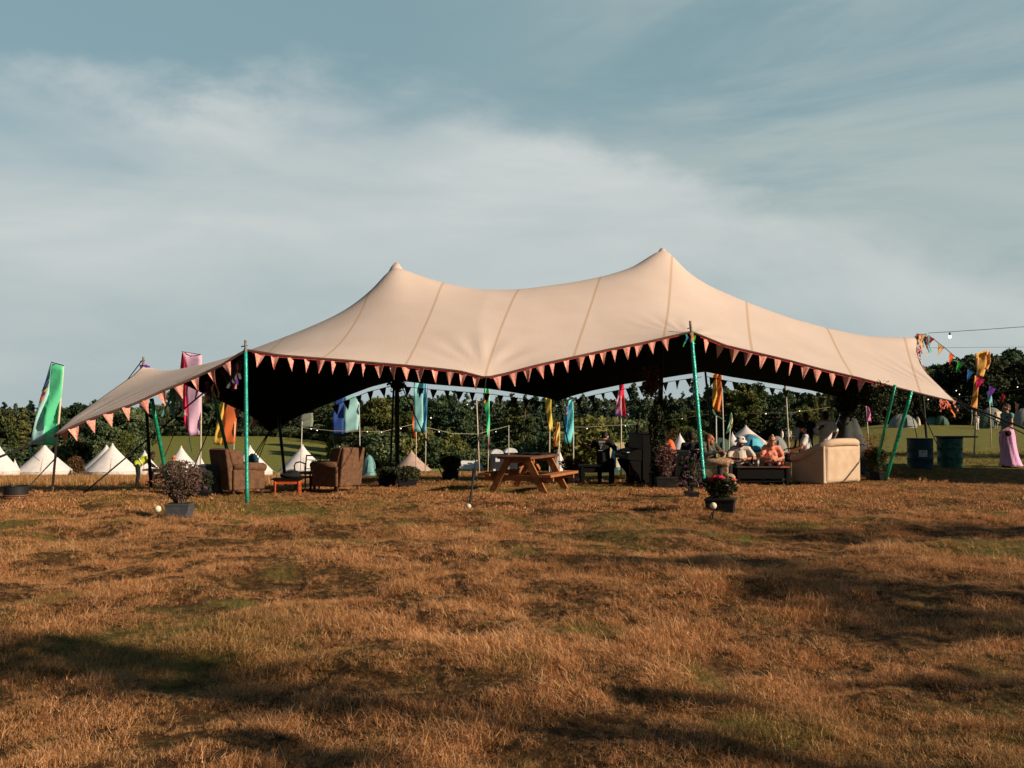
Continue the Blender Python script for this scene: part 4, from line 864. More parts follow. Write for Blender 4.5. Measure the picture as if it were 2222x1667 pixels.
bell(1212, 972, 1012, 98, 'small white tent between the orange and cyan banners', 22, wall=False, lines=False)
def dome(px0, px1, top, base, D, m_, label, name='dome_tent', m2=None, group='dome tents of the camp', rz=.4, ridge=False):
    px = (px0+px1)/2; g = gp(px, D); h = at(px, top, D).z-g.z; w = (px1-px0)/FOC*D
    t = thing(name, label, 'tent', g, rz, group); mb = MB(); K = 12; rows = []
    for i in range(K+1):
        u = -1+2*i/K; row_ = []
        for j in range(K+1):
            v = -1+2*j/K; a = math.atan2(v, u); q = max(abs(u), abs(v))
            rr = q*(1-.10*abs(math.sin(2*a))); z = h*max(0, 1-q**2.3)**(.62)
            row_.append(Vector((w/2*rr*math.cos(a), w/2*.9*rr*math.sin(a), z-.02)))
        rows.append(row_)
    mb.grid(rows); mb.build('flysheet', M[m_], t, smooth=True)
    mb = MB(); 
    for s in (1, -1):
        mb = MB(); mb.tube([Vector((w/2*u*.70, s*w/2*.9*u*.70, h*max(0, 1-abs(u)**2.3)**.62+.01)) for u in np.linspace(-1, 1, 15)], .018, 5); mb.build('pole_sleeve', M['rope'], t)
    c = M[m2] if m2 else M['tent_cord']
    mb = MB(); rows = []
    for i in range(7):
        f = i/6; row_ = []
        for j in range(7):
            a = -math.pi/2+(-.45+.9*j/6)*(1-.25*(1-f)); q = .62+.36*f; z = h*max(0, 1-q**2.3)**.62
            row_.append(Vector((w/2*q*1.02*math.cos(a), w/2*.93*q*math.sin(a), z)))
        rows.append(row_)
    mb.grid(rows); mb.build('door', c, t, smooth=True)
    return t
dome(785, 818, 987, 1028, 90, 'tent_teal', 'teal tunnel tent right of the right armchair', m2='tent_teal')
dome(1250, 1287, 985, 1006, 118, 'tent_blue_pale', 'bright light blue dome tent left of the pianist', m2='tent_blue_pale')
dome(1322, 1350, 968, 985, 78, 'tent_blue', 'small blue dome tent under the beige canopy behind the pianist')
dome(1436, 1470, 953, 975, 82, 'tent_orange', 'orange dome tent left of the white pointed tent', m2='tent_orange')
dome(1588, 1664, 943, 982, 68, 'tent_blue', 'big blue dome tent behind the man in the bucket hat', m2='tent_blue_pale')
dome(1656, 1712, 946, 980, 66, 'tent_grey', 'grey dome tent behind the woman in peach', m2='tent_grey')
dome(1522, 1600, 950, 985, 64, 'tent_green', 'dark green dome tent behind the woman in a camouflage jacket', m2='tent_green')
dome(1923, 1993, 898, 930, 108, 'tent_grey', 'grey green dome tent on the hill between the two leaning green poles', m2='tent_grey')
dome(1984, 1998, 904, 926, 116, 'tent_grey', 'tiny pale tent on the hill right of the grey green dome')
dome(2003, 2040, 899, 915, 122, 'tent_teal', 'teal dome tent with a pale arch on the hill', m2='tent_grey'); dome(2024, 2060, 902, 915, 118, 'tent_green', 'dark green dome tent against the teal dome on the hill', m2='tent_green')
dome(2118, 2184, 884, 918, 118, 'tent_grey', 'pale grey dome tent behind the woman in the long pink skirt'); dome(2112, 2166, 898, 925, 104, 'tent_green', 'green dome tent in front of the pale grey dome on the hill', m2='tent_green')
dome(2192, 2250, 886, 922, 116, 'tent_grey', 'pale tent cut by the right edge of the photo')
def ridge(px0, px1, top, base, D, m_, label, name='ridge_tent', rz=0.0, mw=None):
    px = (px0+px1)/2; g = gp(px, D); h = at(px, top, D).z-g.z; w = (px1-px0)/FOC*D; t = thing(name, label, 'tent', g, rz)
    d = w*.45
    mb = MB(); mb.add([(-w/2, -d, 0), (w/2, -d, 0), (w*.30, 0, h), (-w*.34, 0, h*.97), (0, 0, h*.93), (0, -d, .03)], [(0, 5, 4, 3), (5, 1, 2, 4)]); mb.build('roof', M[m_], t)
    mb = MB(); mb.add([(-w/2, d, 0), (w/2, d, 0), (w*.30, 0, h), (-w*.34, 0, h*.97)], [(1, 0, 3, 2)]); mb.build('roof', M[m_], t)
    mb = MB(); mb.add([(w/2, -d, 0), (w/2, d, 0), (w*.30, 0, h)], [(0, 1, 2)]); mb.build('gable', M[mw or m_], t); mb = MB(); mb.add([(-w/2, -d, 0), (-w/2, d, 0), (-w*.34, 0, h*.97)], [(1, 0, 2)]); mb.build('gable', M[mw or m_], t)
    return t
ridge(993, 1050, 999, 1016, 106, 'tent_white', 'low white ridge tent right of the potted plant on the grass')
ridge(1318, 1362, 959, 984, 82, 'tent_beige', 'beige yellow ridge tent behind the pianist and the crimson banner')
def marquee(px0, px1, top, D):
    px = (px0+px1)/2; g = gp(px, D); h = at(px, top, D).z-g.z; w = (px1-px0)/FOC*D; t = thing('army_marquee', 'long dark khaki marquee behind the picnic table', 'tent', g)
    mb = MB(); K = 8
    mb.add([(-w/2, -2.5, h*.6), (w/2, -2.5, h*.6), (w/2-.6, 0, h), (-w/2+.6, 0, h), (w/2, 2.5, h*.6), (-w/2, 2.5, h*.6)], [(0, 1, 2, 3), (3, 2, 4, 5), (1, 4, 2), (5, 0, 3)]); mb.build('roof', M['tent_khaki'], t)
    mb = MB(); mb.box((0, 0, h*.3-.05), (w*.985, 4.9, h*.6)); mb.build('wall', M['tent_khaki'], t)
    mb = MB(); mb.box((w*.12, -2.52, h*.45), (1.1, .05, h*.22)); mb.build('window', M['tent_grey'], t)
marquee(1120, 1192, 972, 104)
S('loo_dark', (.02, .022, .03), (.03, .03, .04), 3, rough=.5); S('loo_white', (.75, .76, .76), None, 3, rough=.4)
def loo(px, D, label, top):
    g = gp(px, D); h = at(px, top, D).z-g.z; w = 27/FOC*D; t = thing('portable_toilet', label, 'toilet', g, .15, 'portable toilets beyond the picnic table')
    mb = MB(); mb.box((0, 0, h*.43), (w*.94, w*.9, h*.86)); mb.build('cabin', M['loo_dark'], t, bevel=.05)
    mb = MB(); P = [(-w/2, 0, h*.84)]+[(w/2*math.sin(a), 0, h*.84+h*.16*math.cos(a)) for a in np.linspace(-1.45, 1.45, 9)]+[(w/2, 0, h*.84)]
    mb.prism([(x, -w*.48, z) for x, y, z in P], (0, w*.96, 0)); mb.build('roof', M['loo_white'], t)
    mb = MB(); mb.box((0, -w*.455, h*.40), (w*.6, .04, h*.74)); d = mb.build('door', M['loo_dark'], t); mb = MB(); mb.box((.0, -w*.49, h*.62), (w*.34, .03, h*.14)); mb.build('sign', M['loo_white'], d)
    mb = MB(); mb.box((-w*.25, -w*.50, h*.16), (w*.2, .04, h*.25)); mb.build('panel', M['loo_white'], d)
loo(1078, 84, 'left one of two white-roofed portable toilets beyond the picnic table', 975); loo(1108, 85, 'right one of two white-roofed portable toilets beyond the picnic table', 972)
# ------------------------------------------------------------ banners on poles
S('pole_pale', (.52, .42, .30), (.66, .56, .42), 8, rough=.6, stretch=(1, 1, .3)); S('pole_white', (.62, .60, .55), None, 8, rough=.5)
def fl(h, **k):
    key = 'banner_'+h.strip('#')
    if key not in M: c = tuple(min(.92, x*1.9+.03) for x in srgb(h)); S(key, c, tuple(x*.86 for x in c), 1.6, rough=.8, transl=.3, bump=.6, bscale=5, **k)
    return M[key]
def strip(L, Rr, n=14, wave=.05, ph=0.0, D=20, vary=.0):
    """fabric between two px polylines (top->bottom), at depth D, gently waved"""
    def smp(Pl, f):
        s = f*(len(Pl)-1); i = min(int(s), len(Pl)-2); q = s-i; return (Pl[i][0]*(1-q)+Pl[i+1][0]*q, Pl[i][1]*(1-q)+Pl[i+1][1]*q)
    rows = []
    for i in range(n+1):
        f = i/n; a = smp(L, f); b = smp(Rr, f); row_ = []
        for j in range(6):
            u = j/5; px = a[0]*(1-u)+b[0]*u; py = a[1]*(1-u)+b[1]*u
            row_.append(at(px, py, D+wave*math.sin(f*6+u*3+ph)+wave*.6*math.sin(f*13+ph*2+u*5)))
        rows.append(row_)
    return rows
def banner(label, D, pole, parts, bar=None, extras=(), pm='pole_pale', r=.022, group='tall fabric banners on poles', waves=.06):
    """pole [(px,py) top, (px,py) bottom or None]; parts: (left polyline, right polyline, colour, name)"""
    (tx, ty), (bx, by) = pole; g = gp(bx, D); t = thing('banner', label, 'banner', g, group=group)
    mb = MB(); T = at(tx, ty, D); mb.tube([g-Vector((0, 0, .2)), g.lerp(T, .5)+Vector((.01, 0, 0)), T], [r*1.3, r*1.1, r*.8], 8); mb.build('pole', M[pm], t, smooth=True, world=True)
    for k, (Lp, Rp, c, nm) in enumerate(parts):
        mb = MB(); mb.grid(strip(Lp, Rp, wave=waves, ph=tx*.1, D=D-.03)); o = mb.build(nm, fl(c), t, smooth=True, world=True)
        o.modifiers.new('cloth', 'SOLIDIFY').thickness = .004
    if bar: mb = MB(); mb.tube([at(bar[0][0], bar[0][1], D-.03), at(bar[1][0], bar[1][1], D-.03)], r*.5, 6); mb.build('top_bar', M['darkpole'], t, world=True)
    for (Pl, c, w) in extras:
        mb = MB(); rows = [[at(x-w, y, D-.06), at(x+w, y+1, D-.08)] for x, y in Pl]; mb.grid(rows); mb.build('streamer', fl(c), t, world=True)
    return t
# green with phoenix-like red and blue appliqué reduced to plain feather shapes
banner('tall green banner with a red and blue feather motif at the far left', 19.0, [(138, 792), (114, 1070)],
    [([(110, 788), (98, 878), (92, 966)], [(138, 795), (132, 880), (119, 967)], '#4fb98a', 'fabric'), ([(110, 789), (83, 880), (65, 964)], [(112, 789), (104, 880), (94, 966)], '#93cdb4', 'fabric_light'),
     ([(107, 812), (96, 834), (90, 850)], [(109, 814), (104, 832), (95, 845)], '#38507f', 'feather'), ([(99, 842), (88, 862), (86, 890)], [(102, 845), (101, 860), (88, 894)], '#d8342f', 'feather'), ([(98, 836), (95, 848), (94, 858)], [(102, 838), (102, 850), (98, 858)], '#e08a4a', 'feather')],
    bar=((111, 786), (139, 794)), extras=[([(64, 965), (67, 978), (74, 990), (86, 1000)], '#3f96a8', 1.6)])
banner('pink banner with a crimson side stripe rising above the left wing of the big tent', 30, [(437, 768), (436, 1058)],
    [([(396, 764), (402, 800), (403, 860), (405, 905), (411, 946)], [(437, 770), (436, 830), (436, 900), (433, 944)], '#dd98ad', 'fabric'), ([(395, 764), (391, 800), (396, 860), (398, 900), (402, 925)], [(397, 764), (402, 800), (403, 860), (407, 905), (411, 946)], '#c9123f', 'side_stripe')],
    bar=((394, 763), (438, 770)), extras=[([(410, 945), (412, 960), (416, 980)], '#2f6f70', 1.0)])
banner('orange banner with a yellow left stripe behind the left armchair', 38, [(512, 846), (505, 1055)],
    [([(489, 842), (486, 880), (484, 930), (479, 966)], [(512, 852), (514, 900), (512, 935), (510, 962)], '#dd5f2b', 'fabric'), ([(486, 850), (474, 900), (468, 935), (463, 964)], [(490, 842), (486, 880), (485, 930), (480, 967)], '#dd9a45', 'side_stripe')], bar=((487, 841), (513, 851)))
banner('dark blue and mint two-tone banner behind the right armchair', 45, [(779, 856), (782, 1030)],
    [([(746, 862), (746, 900), (745, 941)], [(780, 858), (780, 900), (777, 933)], '#8cc3bf', 'fabric'), ([(727, 866), (722, 900), (721, 942)], [(747, 862), (746, 900), (745, 942)], '#1e4285', 'side_panel')], pm='pole_white', extras=[([(721, 943), (724, 958), (727, 970)], '#34404a', .8)])
banner('small translucent grey banner left of the blue and mint banner', 45, [(656, 900), (652, 1028)],
    [([(651, 900), (650, 914), (649, 927)], [(679, 896), (680, 915), (678, 926)], '#6d7467', 'fabric')], pm='pole_white')
banner('cyan banner with a darker right stripe right of the dark centre pole', 45, [(925, 826), (923, 1030)],
    [([(898, 826), (898, 870), (899, 937)], [(917, 826), (918, 880), (919, 938)], '#7fb9cf', 'fabric'), ([(917, 826), (918, 880), (919, 938)], [(928, 826), (927, 880), (925, 936)], '#3f87a6', 'side_stripe')], pm='pole_white')
banner('thin pole with an orange pennon left of the cyan banner', 52, [(903, 880), (903, 990)], [([(897, 880), (894, 920), (898, 950)], [(903, 882), (903, 925), (903, 955)], '#b9582c', 'fabric')], group=None)
banner('narrow twisted green banner with an orange patch above the portable toilets', 42, [(1062, 846), (1058, 1030)],
    [([(1052, 842), (1049, 876), (1055, 905), (1057, 948)], [(1061, 842), (1062, 880), (1063, 915), (1062, 950)], '#3fae7c', 'fabric'), ([(1050, 850), (1049, 862), (1050, 876)], [(1056, 852), (1056, 864), (1055, 876)], '#c9713c', 'patch')], extras=[([(1059, 948), (1060, 968), (1063, 990)], '#b5667a', 1.0)])
banner('yellow banner curving like a banana right of the low tie point', 36, [(1193, 870), (1191, 1030)],
    [([(1183, 860), (1184, 890), (1188, 915), (1193, 935)], [(1197, 862), (1196, 890), (1199, 915), (1200, 937)], '#dca043', 'fabric')])
banner('bright cyan banner left of the pianist', 36, [(1243, 872), (1244, 1030)],
    [([(1234, 870), (1230, 895), (1225, 962)], [(1241, 866), (1245, 890), (1244, 963)], '#5fb2c7', 'fabric'), ([(1230, 885), (1225, 905), (1224, 958)], [(1234, 880), (1231, 905), (1230, 962)], '#2f83a8', 'side_stripe'), ([(1229, 884), (1227, 892), (1228, 900)], [(1233, 880), (1232, 890), (1231, 900)], '#a57fa8', 'side_stripe')], pm='pole_white')
banner('small orange and yellow banner between the yellow and cyan banners', 40, [(1214, 918), (1213, 1000)],
    [([(1208, 916), (1207, 942), (1204, 969)], [(1215, 917), (1215, 945), (1214, 971)], '#dfa25a', 'fabric'), ([(1207, 925), (1202, 950), (1200, 968)], [(1209, 918), (1208, 945), (1204, 970)], '#c9622c', 'side_stripe')])
banner('pink and crimson banner with a purple hem above the beige tent', 34, [(1347, 834), (1347, 1000)],
    [([(1344, 845), (1338, 870), (1333, 904)], [(1347, 846), (1347, 870), (1350, 902)], '#c77f96', 'fabric'), ([(1343, 833), (1345, 860), (1350, 902)], [(1354, 833), (1355, 865), (1359, 907)], '#d5173f', 'side_stripe'), ([(1334, 898), (1333, 902), (1334, 905)], [(1350, 896), (1350, 900), (1350, 903)], '#4a2f80', 'hem')])
banner('ochre and orange banner just right of the taller turquoise pole', 34, [(1566, 808), (1570, 1010)],
    [([(1547, 811), (1546, 850), (1546, 885)], [(1555, 810), (1556, 850), (1557, 893)], '#b98a32', 'fabric'), ([(1555, 810), (1556, 850), (1557, 893)], [(1565, 812), (1566, 850), (1564, 897)], '#cf6a34', 'side_stripe')], pm='pole_white', extras=[([(1547, 888), (1552, 900), (1562, 905), (1574, 914)], '#93b486', 2.2)])
banner('pale green streamer with a pinkish edge beside the ochre banner', 38, [(1587, 896), (1577, 1000)], [([(1585, 898), (1581, 920), (1575, 942)], [(1588, 898), (1588, 920), (1583, 936)], '#86b597', 'fabric'), ([(1587, 898), (1587, 915), (1585, 930)], [(1589, 900), (1590, 915), (1588, 930)], '#c9a48c', 'side_stripe')], group=None)
banner('ochre lantern-topped banner with a long tail on the right, against the dark trees', 30, [(2122, 772), (2111, 1000)],
    [([(2115, 768), (2117, 785), (2118, 800), (2124, 816)], [(2140, 760), (2141, 785), (2139, 800), (2134, 818)], '#b98c3f', 'fabric'), ([(2140, 760), (2141, 785), (2138, 800)], [(2148, 762), (2150, 785), (2143, 803)], '#c9824e', 'side_panel'), ([(2115, 815), (2111, 850), (2106, 886)], [(2126, 818), (2122, 855), (2120, 889)], '#b8803a', 'tail')], extras=[([(2109, 889), (2110, 905), (2108, 922)], '#b9b49a', .9)])
banner('slim pink banner in front of the dark trees right of the draped cone', 40, [(1879, 876), (1884, 975)], [([(1878, 880), (1881, 900), (1883, 914)], [(1884, 880), (1889, 895), (1890, 915)], '#d2669a', 'fabric')])
banner('slim teal banner between the ochre banner and the woman in the pink skirt', 42, [(2146, 846), (2150, 960)], [([(2141, 850), (2144, 868), (2148, 880)], [(2150, 848), (2153, 868), (2154, 882)], '#63a3a8', 'fabric')])
# bare poles and festoon lights
def bare_pole(px, top, base, D, label, m_='pole_pale', r=.028, lean=0):
    g = gp(px+lean, D); t = thing('light_pole', label, 'pole', g, group='bare poles carrying festoon lights'); mb = MB(); T = at(px, top, D)
    mb.tube([g-Vector((0, 0, .2)), g.lerp(T, .5), T], [r*1.2, r, r*.8], 8); mb.build('shaft', M[m_], t, smooth=True, world=True)
    mb = MB(); mb.ell(T, (r*1.3, r*1.3, r*1.6), n=8, m=6); mb.build('finial', M[m_], t, world=True); return T
bare_pole(1034, 864, 1035, 40, 'bare bamboo pole left of the twisted green banner', lean=7)
bare_pole(1104, 924, 1020, 70, 'short pale pole above the portable toilets', 'pole_white'); bare_pole(1705, 836, 1000, 40, 'tall bare wooden pole left of the person in a black waistcoat', lean=8)
bare_pole(1554, 905, 1000, 36, 'thin bare pole left of the ochre banner foot', 'pole_white')
LAMP = bpy.data.materials.new('lamp_glow'); LAMP.use_nodes = True
def _lamp():
    b = LAMP.node_tree.nodes['Principled BSDF']; b.inputs['Emission Color'].default_value = (1, .88, .66, 1); b.inputs['Emission Strength'].default_value = 1.5; b.inputs['Base Color'].default_value = (1, .9, .7, 1)
_lamp()
S('cable_pale', (.42, .40, .30), None, 5)
def festoon(label, pts, bulbs, m_='rope', br=.03, r=.010, sag=0):
    br *= .5; r *= .6
    P = [at(*p) for p in pts]; t = thing('festoon_lights', label, 'string lights', P[0], group=None)
    mb = MB(); Q = []
    for a, b in zip(P, P[1:]):
        for k in range(8): f = k/8; Q.append(a.lerp(b, f)-Vector((0, 0, sag*4*f*(1-f))))
    Q.append(P[-1]); mb.tube(Q, r, 5); mb.build('cable', M[m_], t, world=True)
    for (px, py, D) in bulbs:
        c = at(px, py, D); mb = MB(); mb.ell(c, (br, br, br*1.2), n=10, m=8); b = mb.build('bulb', LAMP, t, smooth=True, world=True)
        mb = MB(); mb.tube([c+Vector((0, 0, br)), c+Vector((0, 0, br*2.8))], br*.6, 8); s = mb.build('socket', M['rope'], b); s.data.transform(Matrix.Translation(-Vector(t.location)))
festoon('black lamp cable with one lit bulb leaving the right pole top to the upper right', [(2014, 723, 26.5), (2110, 717, 25), (2240, 708, 23.5)], [(2061, 731, 25.8)], br=.085, r=.012)
festoon('thin plain cable below the lit bulb at the right edge', [(2018, 755, 26), (2240, 753, 26)], [], r=.007)
festoon('pale cable with small bulbs between the grey and blue banners', [(656, 928, 44), (719, 935, 44), (783, 936, 44)], [(675, 931, 43.9), (688, 934, 43.9), (797, 937, 43.9)], 'cable_pale', br=.045, r=.02)
festoon('pale cable with small bulbs running right from the blue and mint banner', [(783, 936, 44), (830, 937, 44), (899, 920, 45)], [(828, 938, 43.9), (870, 930, 43.9)], 'cable_pale', br=.045, r=.02)
festoon('sagging pale cable with bulbs between the cyan banner and the short pale pole', [(928, 928, 45), (981, 941, 55), (1036, 942, 62), (1101, 925, 70)], [(953, 937, 50), (1076, 937, 66), (935, 907, 45), (1014, 878, 60)], 'cable_pale', br=.055, r=.022)
festoon('long pale cable with bulbs passing behind the crimson banner', [(1180, 927, 50), (1273, 927, 50), (1387, 920, 50)], [(1274, 930, 49.9), (1357, 924, 49.9)], 'cable_pale', br=.05, r=.022)
festoon('pale cable rising right behind the taller turquoise pole', [(1440, 914, 45), (1537, 899, 42)], [(1480, 909, 44)], 'cable_pale', r=.02)
festoon('thin cable with one bulb left of the person in a black waistcoat', [(1593, 897, 42), (1705, 897, 41), (1800, 884, 41)], [(1735, 892, 40.5), (1662, 898, 41)], 'cable_pale', br=.045, r=.012)
festoon('faint bulbs in the dark trees at the right', [(2010, 868, 60), (2120, 858, 60), (2260, 838, 60)], [(2014, 867, 59.9), (2075, 848, 59.9), (2082, 856, 59.9), (2208, 840, 59.9)], 'rope', br=.06, r=.015)
# ------------------------------------------------------------ furniture and props under the big tent
S('brown_cloth', (.17, .088, .046), (.105, .052, .029), 14, rough=.95, bump=1, bscale=60); S('beige_cloth', (.60, .455, .32), (.52, .38, .26), 4, rough=.95, bump=1, bscale=70)
S('dark_cloth', (.008, .008, .009), (.014, .014, .015), 5, rough=.95, bump=.6, bscale=50); S('black_wood', (.004, .004, .004), (.007, .006, .005), 5, rough=.6, spec=.12)
S('dark_wood', (.05, .028, .018), (.08, .045, .03), 5, rough=.5, stretch=(1, 6, 1)); S('orange_wood', (.50, .10, .025), (.36, .06, .015), 5, rough=.5, stretch=(1, 6, 1)); S('pine', (.40, .155, .055), (.26, .10, .036), 3, rough=.8, stretch=(1, 1, 1), bump=.6, bscale=15)
S('pine_dark', (.15, .065, .032), (.09, .04, .022), 4, rough=.7); S('slat_wood', (.45, .26, .12), (.35, .19, .08), 5, rough=.6); S('chair_wood', (.11, .085, .06), (.16, .12, .09), 8, rough=.5)
S('floral', (.50, .34, .21), (.20, .10, .06), 22, rough=.95, c3=(.62, .48, .35)); S('floral_red', (.30, .07, .05), (.20, .05, .04), 16, rough=.9, c3=(.42, .18, .12)); S('teal_cloth', (.01, .07, .09), (.015, .09, .12), 6, rough=.9)
S('pot_grey', (.045, .05, .055), (.07, .075, .08), 10, rough=.7); S('pot_black', (.005, .005, .005), (.010, .010, .010), 10, rough=.6); S('soil', (.03, .02, .012), None, 20)
S('glossred', (.55, .03, .02), (.65, .06, .03), 5, rough=.4); S('white_print', (.62, .60, .58), None, 5)
S('barrel_blue', (.008, .04, .065), (.012, .06, .09), 5, rough=.5, bump=.6, bscale=12); S('barrel_green', (.010, .07, .048), (.05, .19, .13), 9, rough=.5, bump=.6, bscale=12, c3=(.008, .05, .04)); S('tub_black', (.012, .012, .014), (.02, .02, .022), 6, rough=.6); S('tub_ring', (.42, .15, .06), None, 5)
def wing_armchair(loc, rz, label, m_='brown_cloth', w=.78, d=.80, h=.98, wings=True, seat_h=.42, extras=True):
    """faces local +Y"""
    t = thing('wing_armchair', label, 'armchair', loc, rz, 'brown wing armchairs' if m_ == 'brown_cloth' else None); m_ = M[m_]
    ow = .13
    mb = MB(); mb.box((0, -.0, .25), (w-2*ow+.02, d*.82, .26)); mb.build('seat', m_, t, bevel=.03)
    mb = MB(); mb.box((0, .05, seat_h), (w-2*ow-.02, d*.66, .13)); mb.build('seat_cushion', m_, t, bevel=.045)
    mb = MB(); mb.prism([(-w/2+.05, -d/2+.12, .12), (-w/2+.05, -d/2+.16, .40), (-w/2+.05, -d/2-.02+.10, h*.95), (-w/2+.05, -d/2-.06+.10, h), (-w/2+.05, -d/2-.20+.10, h*.97), (-w/2+.05, -d/2-.14+.10, .5), (-w/2+.05, -d/2, .12)], (w-.10, 0, 0)); mb.build('backrest', m_, t, bevel=.03)
    for s in (-1, 1):
        x = s*(w/2-ow/2)
        mb = MB(); mb.box((x, 0, .33), (ow, d*.86, .42)); a = mb.build('arm', m_, t, bevel=.03)
        mb = MB(); mb.tube([(x+s*.01, -d*.40, .57), (x+s*.015, 0, .575), (x+s*.015, d*.40, .55), (x+s*.015, d*.46, .54)], [.07, .085, .088, .07], 12); mb.build('arm_roll', m_, a, smooth=True)
        if wings:
            q = x+s*.0; mb = MB(); mb.prism([(q-.035, -d/2+.06, .58), (q-.035, -d/2+.28, .60), (q-.035, -d/2+.30, .74), (q-.035, -d/2+.22, h*.93), (q-.035, -d/2+.08, h*.985), (q-.035, -d/2-.04, h*.98)], (.07, 0, 0)); mb.build('wing', m_, t, bevel=.025)
    for sx in (-1, 1):
        for sy in (-1, 1): mb = MB(); mb.lathe([(.018, -.02), (.024, .02), (.03, .13)], (sx*(w/2-.07), sy*(d/2-.09), 0), 8); mb.build('leg', M['dark_wood'], t)
    if extras:
        mb = MB()
        for i in range(3):
            for j in range(3): mb = MB(); mb.ell((-.16+.16*i, -d/2+.165, .58+.12*j), (.014, .01, .014), n=8, m=6); mb.build('button', M['dark_cloth'], t)
    return t
def dirz(fx, fy): return math.atan2(-fx, fy)       # rotation that turns local +Y to (fx,fy)
p = foot(505, 1079); c1 = p+Vector((.0, .50, 0)); wing_armchair(c1, dirz(.70, .71), 'brown wing armchair turned away to the right, behind the nearer turquoise pole, with teal cushion', h=.94)
q = thing('cushion', 'dark teal cushion on the left wing armchair', 'cushion', c1+Vector((.20, .22, .50)), dirz(.70, .71)); mb = MB(); mb.ell((0, 0, .15), (.20, .07, .16), n=16, m=10); mb.build('cover', M['teal_cloth'], q, smooth=True); mb = MB(); mb.tube([(.2*math.cos(a), 0, .15+.16*math.sin(a)) for a in np.linspace(0, 6.28, 17)], .008, 5); mb.build('piping', M['teal_cloth'], q)
p = foot(756, 1070); c2 = p+Vector((-.32, .42, 0)); wing_armchair(c2, dirz(-.86, .50), 'brown wing armchair with its sunlit back to the camera, right of the red side table', h=.95)
# red side table with turned legs and a dark bag on it
p = foot(612, 1073); t = thing('side_table', 'low red side table with black top between the two wing armchairs', 'table', p+Vector((.08, .2, 0)), .12)
mb = MB(); mb.box((0, 0, .30), (.62, .42, .025)); mb.build('tabletop', M['black_wood'], t, bevel=.006); mb = MB(); mb.box((0, 0, .245), (.46, .32, .085)); mb.build('apron', M['orange_wood'], t, bevel=.004)
for sx in (-1, 1):
    for sy in (-1, 1): mb = MB(); mb.lathe([(.015, -.02), (.022, .03), (.014, .06), (.024, .10), (.016, .16), (.024, .20), (.022, .287)], (sx*.235, sy*.155, 0), 10); mb.build('leg', M['orange_wood'], t, smooth=True)
q = thing('bag', 'black bag slumped on the red side table', 'bag', t.location+Vector((.06, 0, .313)), .3); mb = MB()
P = []; 
mb.ell((0, 0, .055), (.22, .15, .065), n=18, m=10); mb.ell((.05, 0, .10), (.13, .11, .06), n=16, m=8); mb.build('body', M['dark_cloth'], q, smooth=True); mb = MB(); mb.tube([(-.1, -.05, .1), (-.05, -.1, .17), (.05, -.1, .18), (.1, -.05, .13)], .010, 6); mb.build('strap', M['strap'], q)
# second dark side table
p = foot(655, 1070); t = thing('side_table', 'black side table right of the red one, before the wooden chair', 'table', p+Vector((.0, .35, 0)), 0)
mb = MB(); mb.box((0, 0, .30), (.36, .34, .025)); mb.build('tabletop', M['black_wood'], t, bevel=.005)
for sx in (-1, 1):
    for sy in (-1, 1): mb = MB(); mb.box((sx*.15, sy*.14, .135), (.03, .03, .32)); mb.build('leg', M['black_wood'], t)
# open wooden armchair with lattice back
t = thing('wooden_armchair', 'open wooden armchair with lattice back and striped seat between the wing armchairs', 'chair', gp(668, 19.9), dirz(-.35, -.94), scale=.87); cw_ = M['chair_wood']
for s in (-1, 1):
    mb = MB(); mb.tube([(s*.20, -.22, 0), (s*.20, -.21, .42), (s*.205, -.27, .84)], [.02, .02, .017], 8); mb.build('leg', cw_, t)
    mb = MB(); mb.tube([(s*.22, .22, 0), (s*.22, .22, .43)], [.018, .022], 8); mb.build('leg', cw_, t)
    mb = MB(); mb.tube([(s*.22, .20, .42), (s*.25, .20, .60), (s*.25, .12, .67), (s*.24, -.05, .68), (s*.21, -.22, .62)], .017, 8); mb.build('arm', cw_, t, smooth=True)
mb = MB(); mb.bar((-.20, -.265, .83), (.20, -.265, .83), .028, .035); mb.build('top_rail', cw_, t); mb = MB(); mb.bar((-.20, -.25, .72), (.20, -.25, .72), .018, .018); mb.build('rail', cw_, t); mb = MB(); mb.bar((-.20, -.225, .50), (.20, -.225, .50), .018, .022); mb.build('rail', cw_, t)
mb = MB()
for k, x in enumerate((-.07, 0.0)): 
    mb.tube([(x, -.25, .72), (x+.07, -.235, .61), (x, -.225, .50)], .009, 6); mb.tube([(x+.07, -.25, .72), (x, -.235, .61), (x+.07, -.225, .50)], .009, 6)
mb.build('lattice', cw_, t, smooth=True)
mb = MB(); mb.box((0, 0, .41), (.46, .44, .035)); st_ = mb.build('seat', cw_, t, bevel=.01)
for k in range(6): mb = MB(); mb.box((-.18+.072*k, 0, .437), (.045, .42, .02)); mb.build('slat', M['slat_wood'], t, bevel=.004)
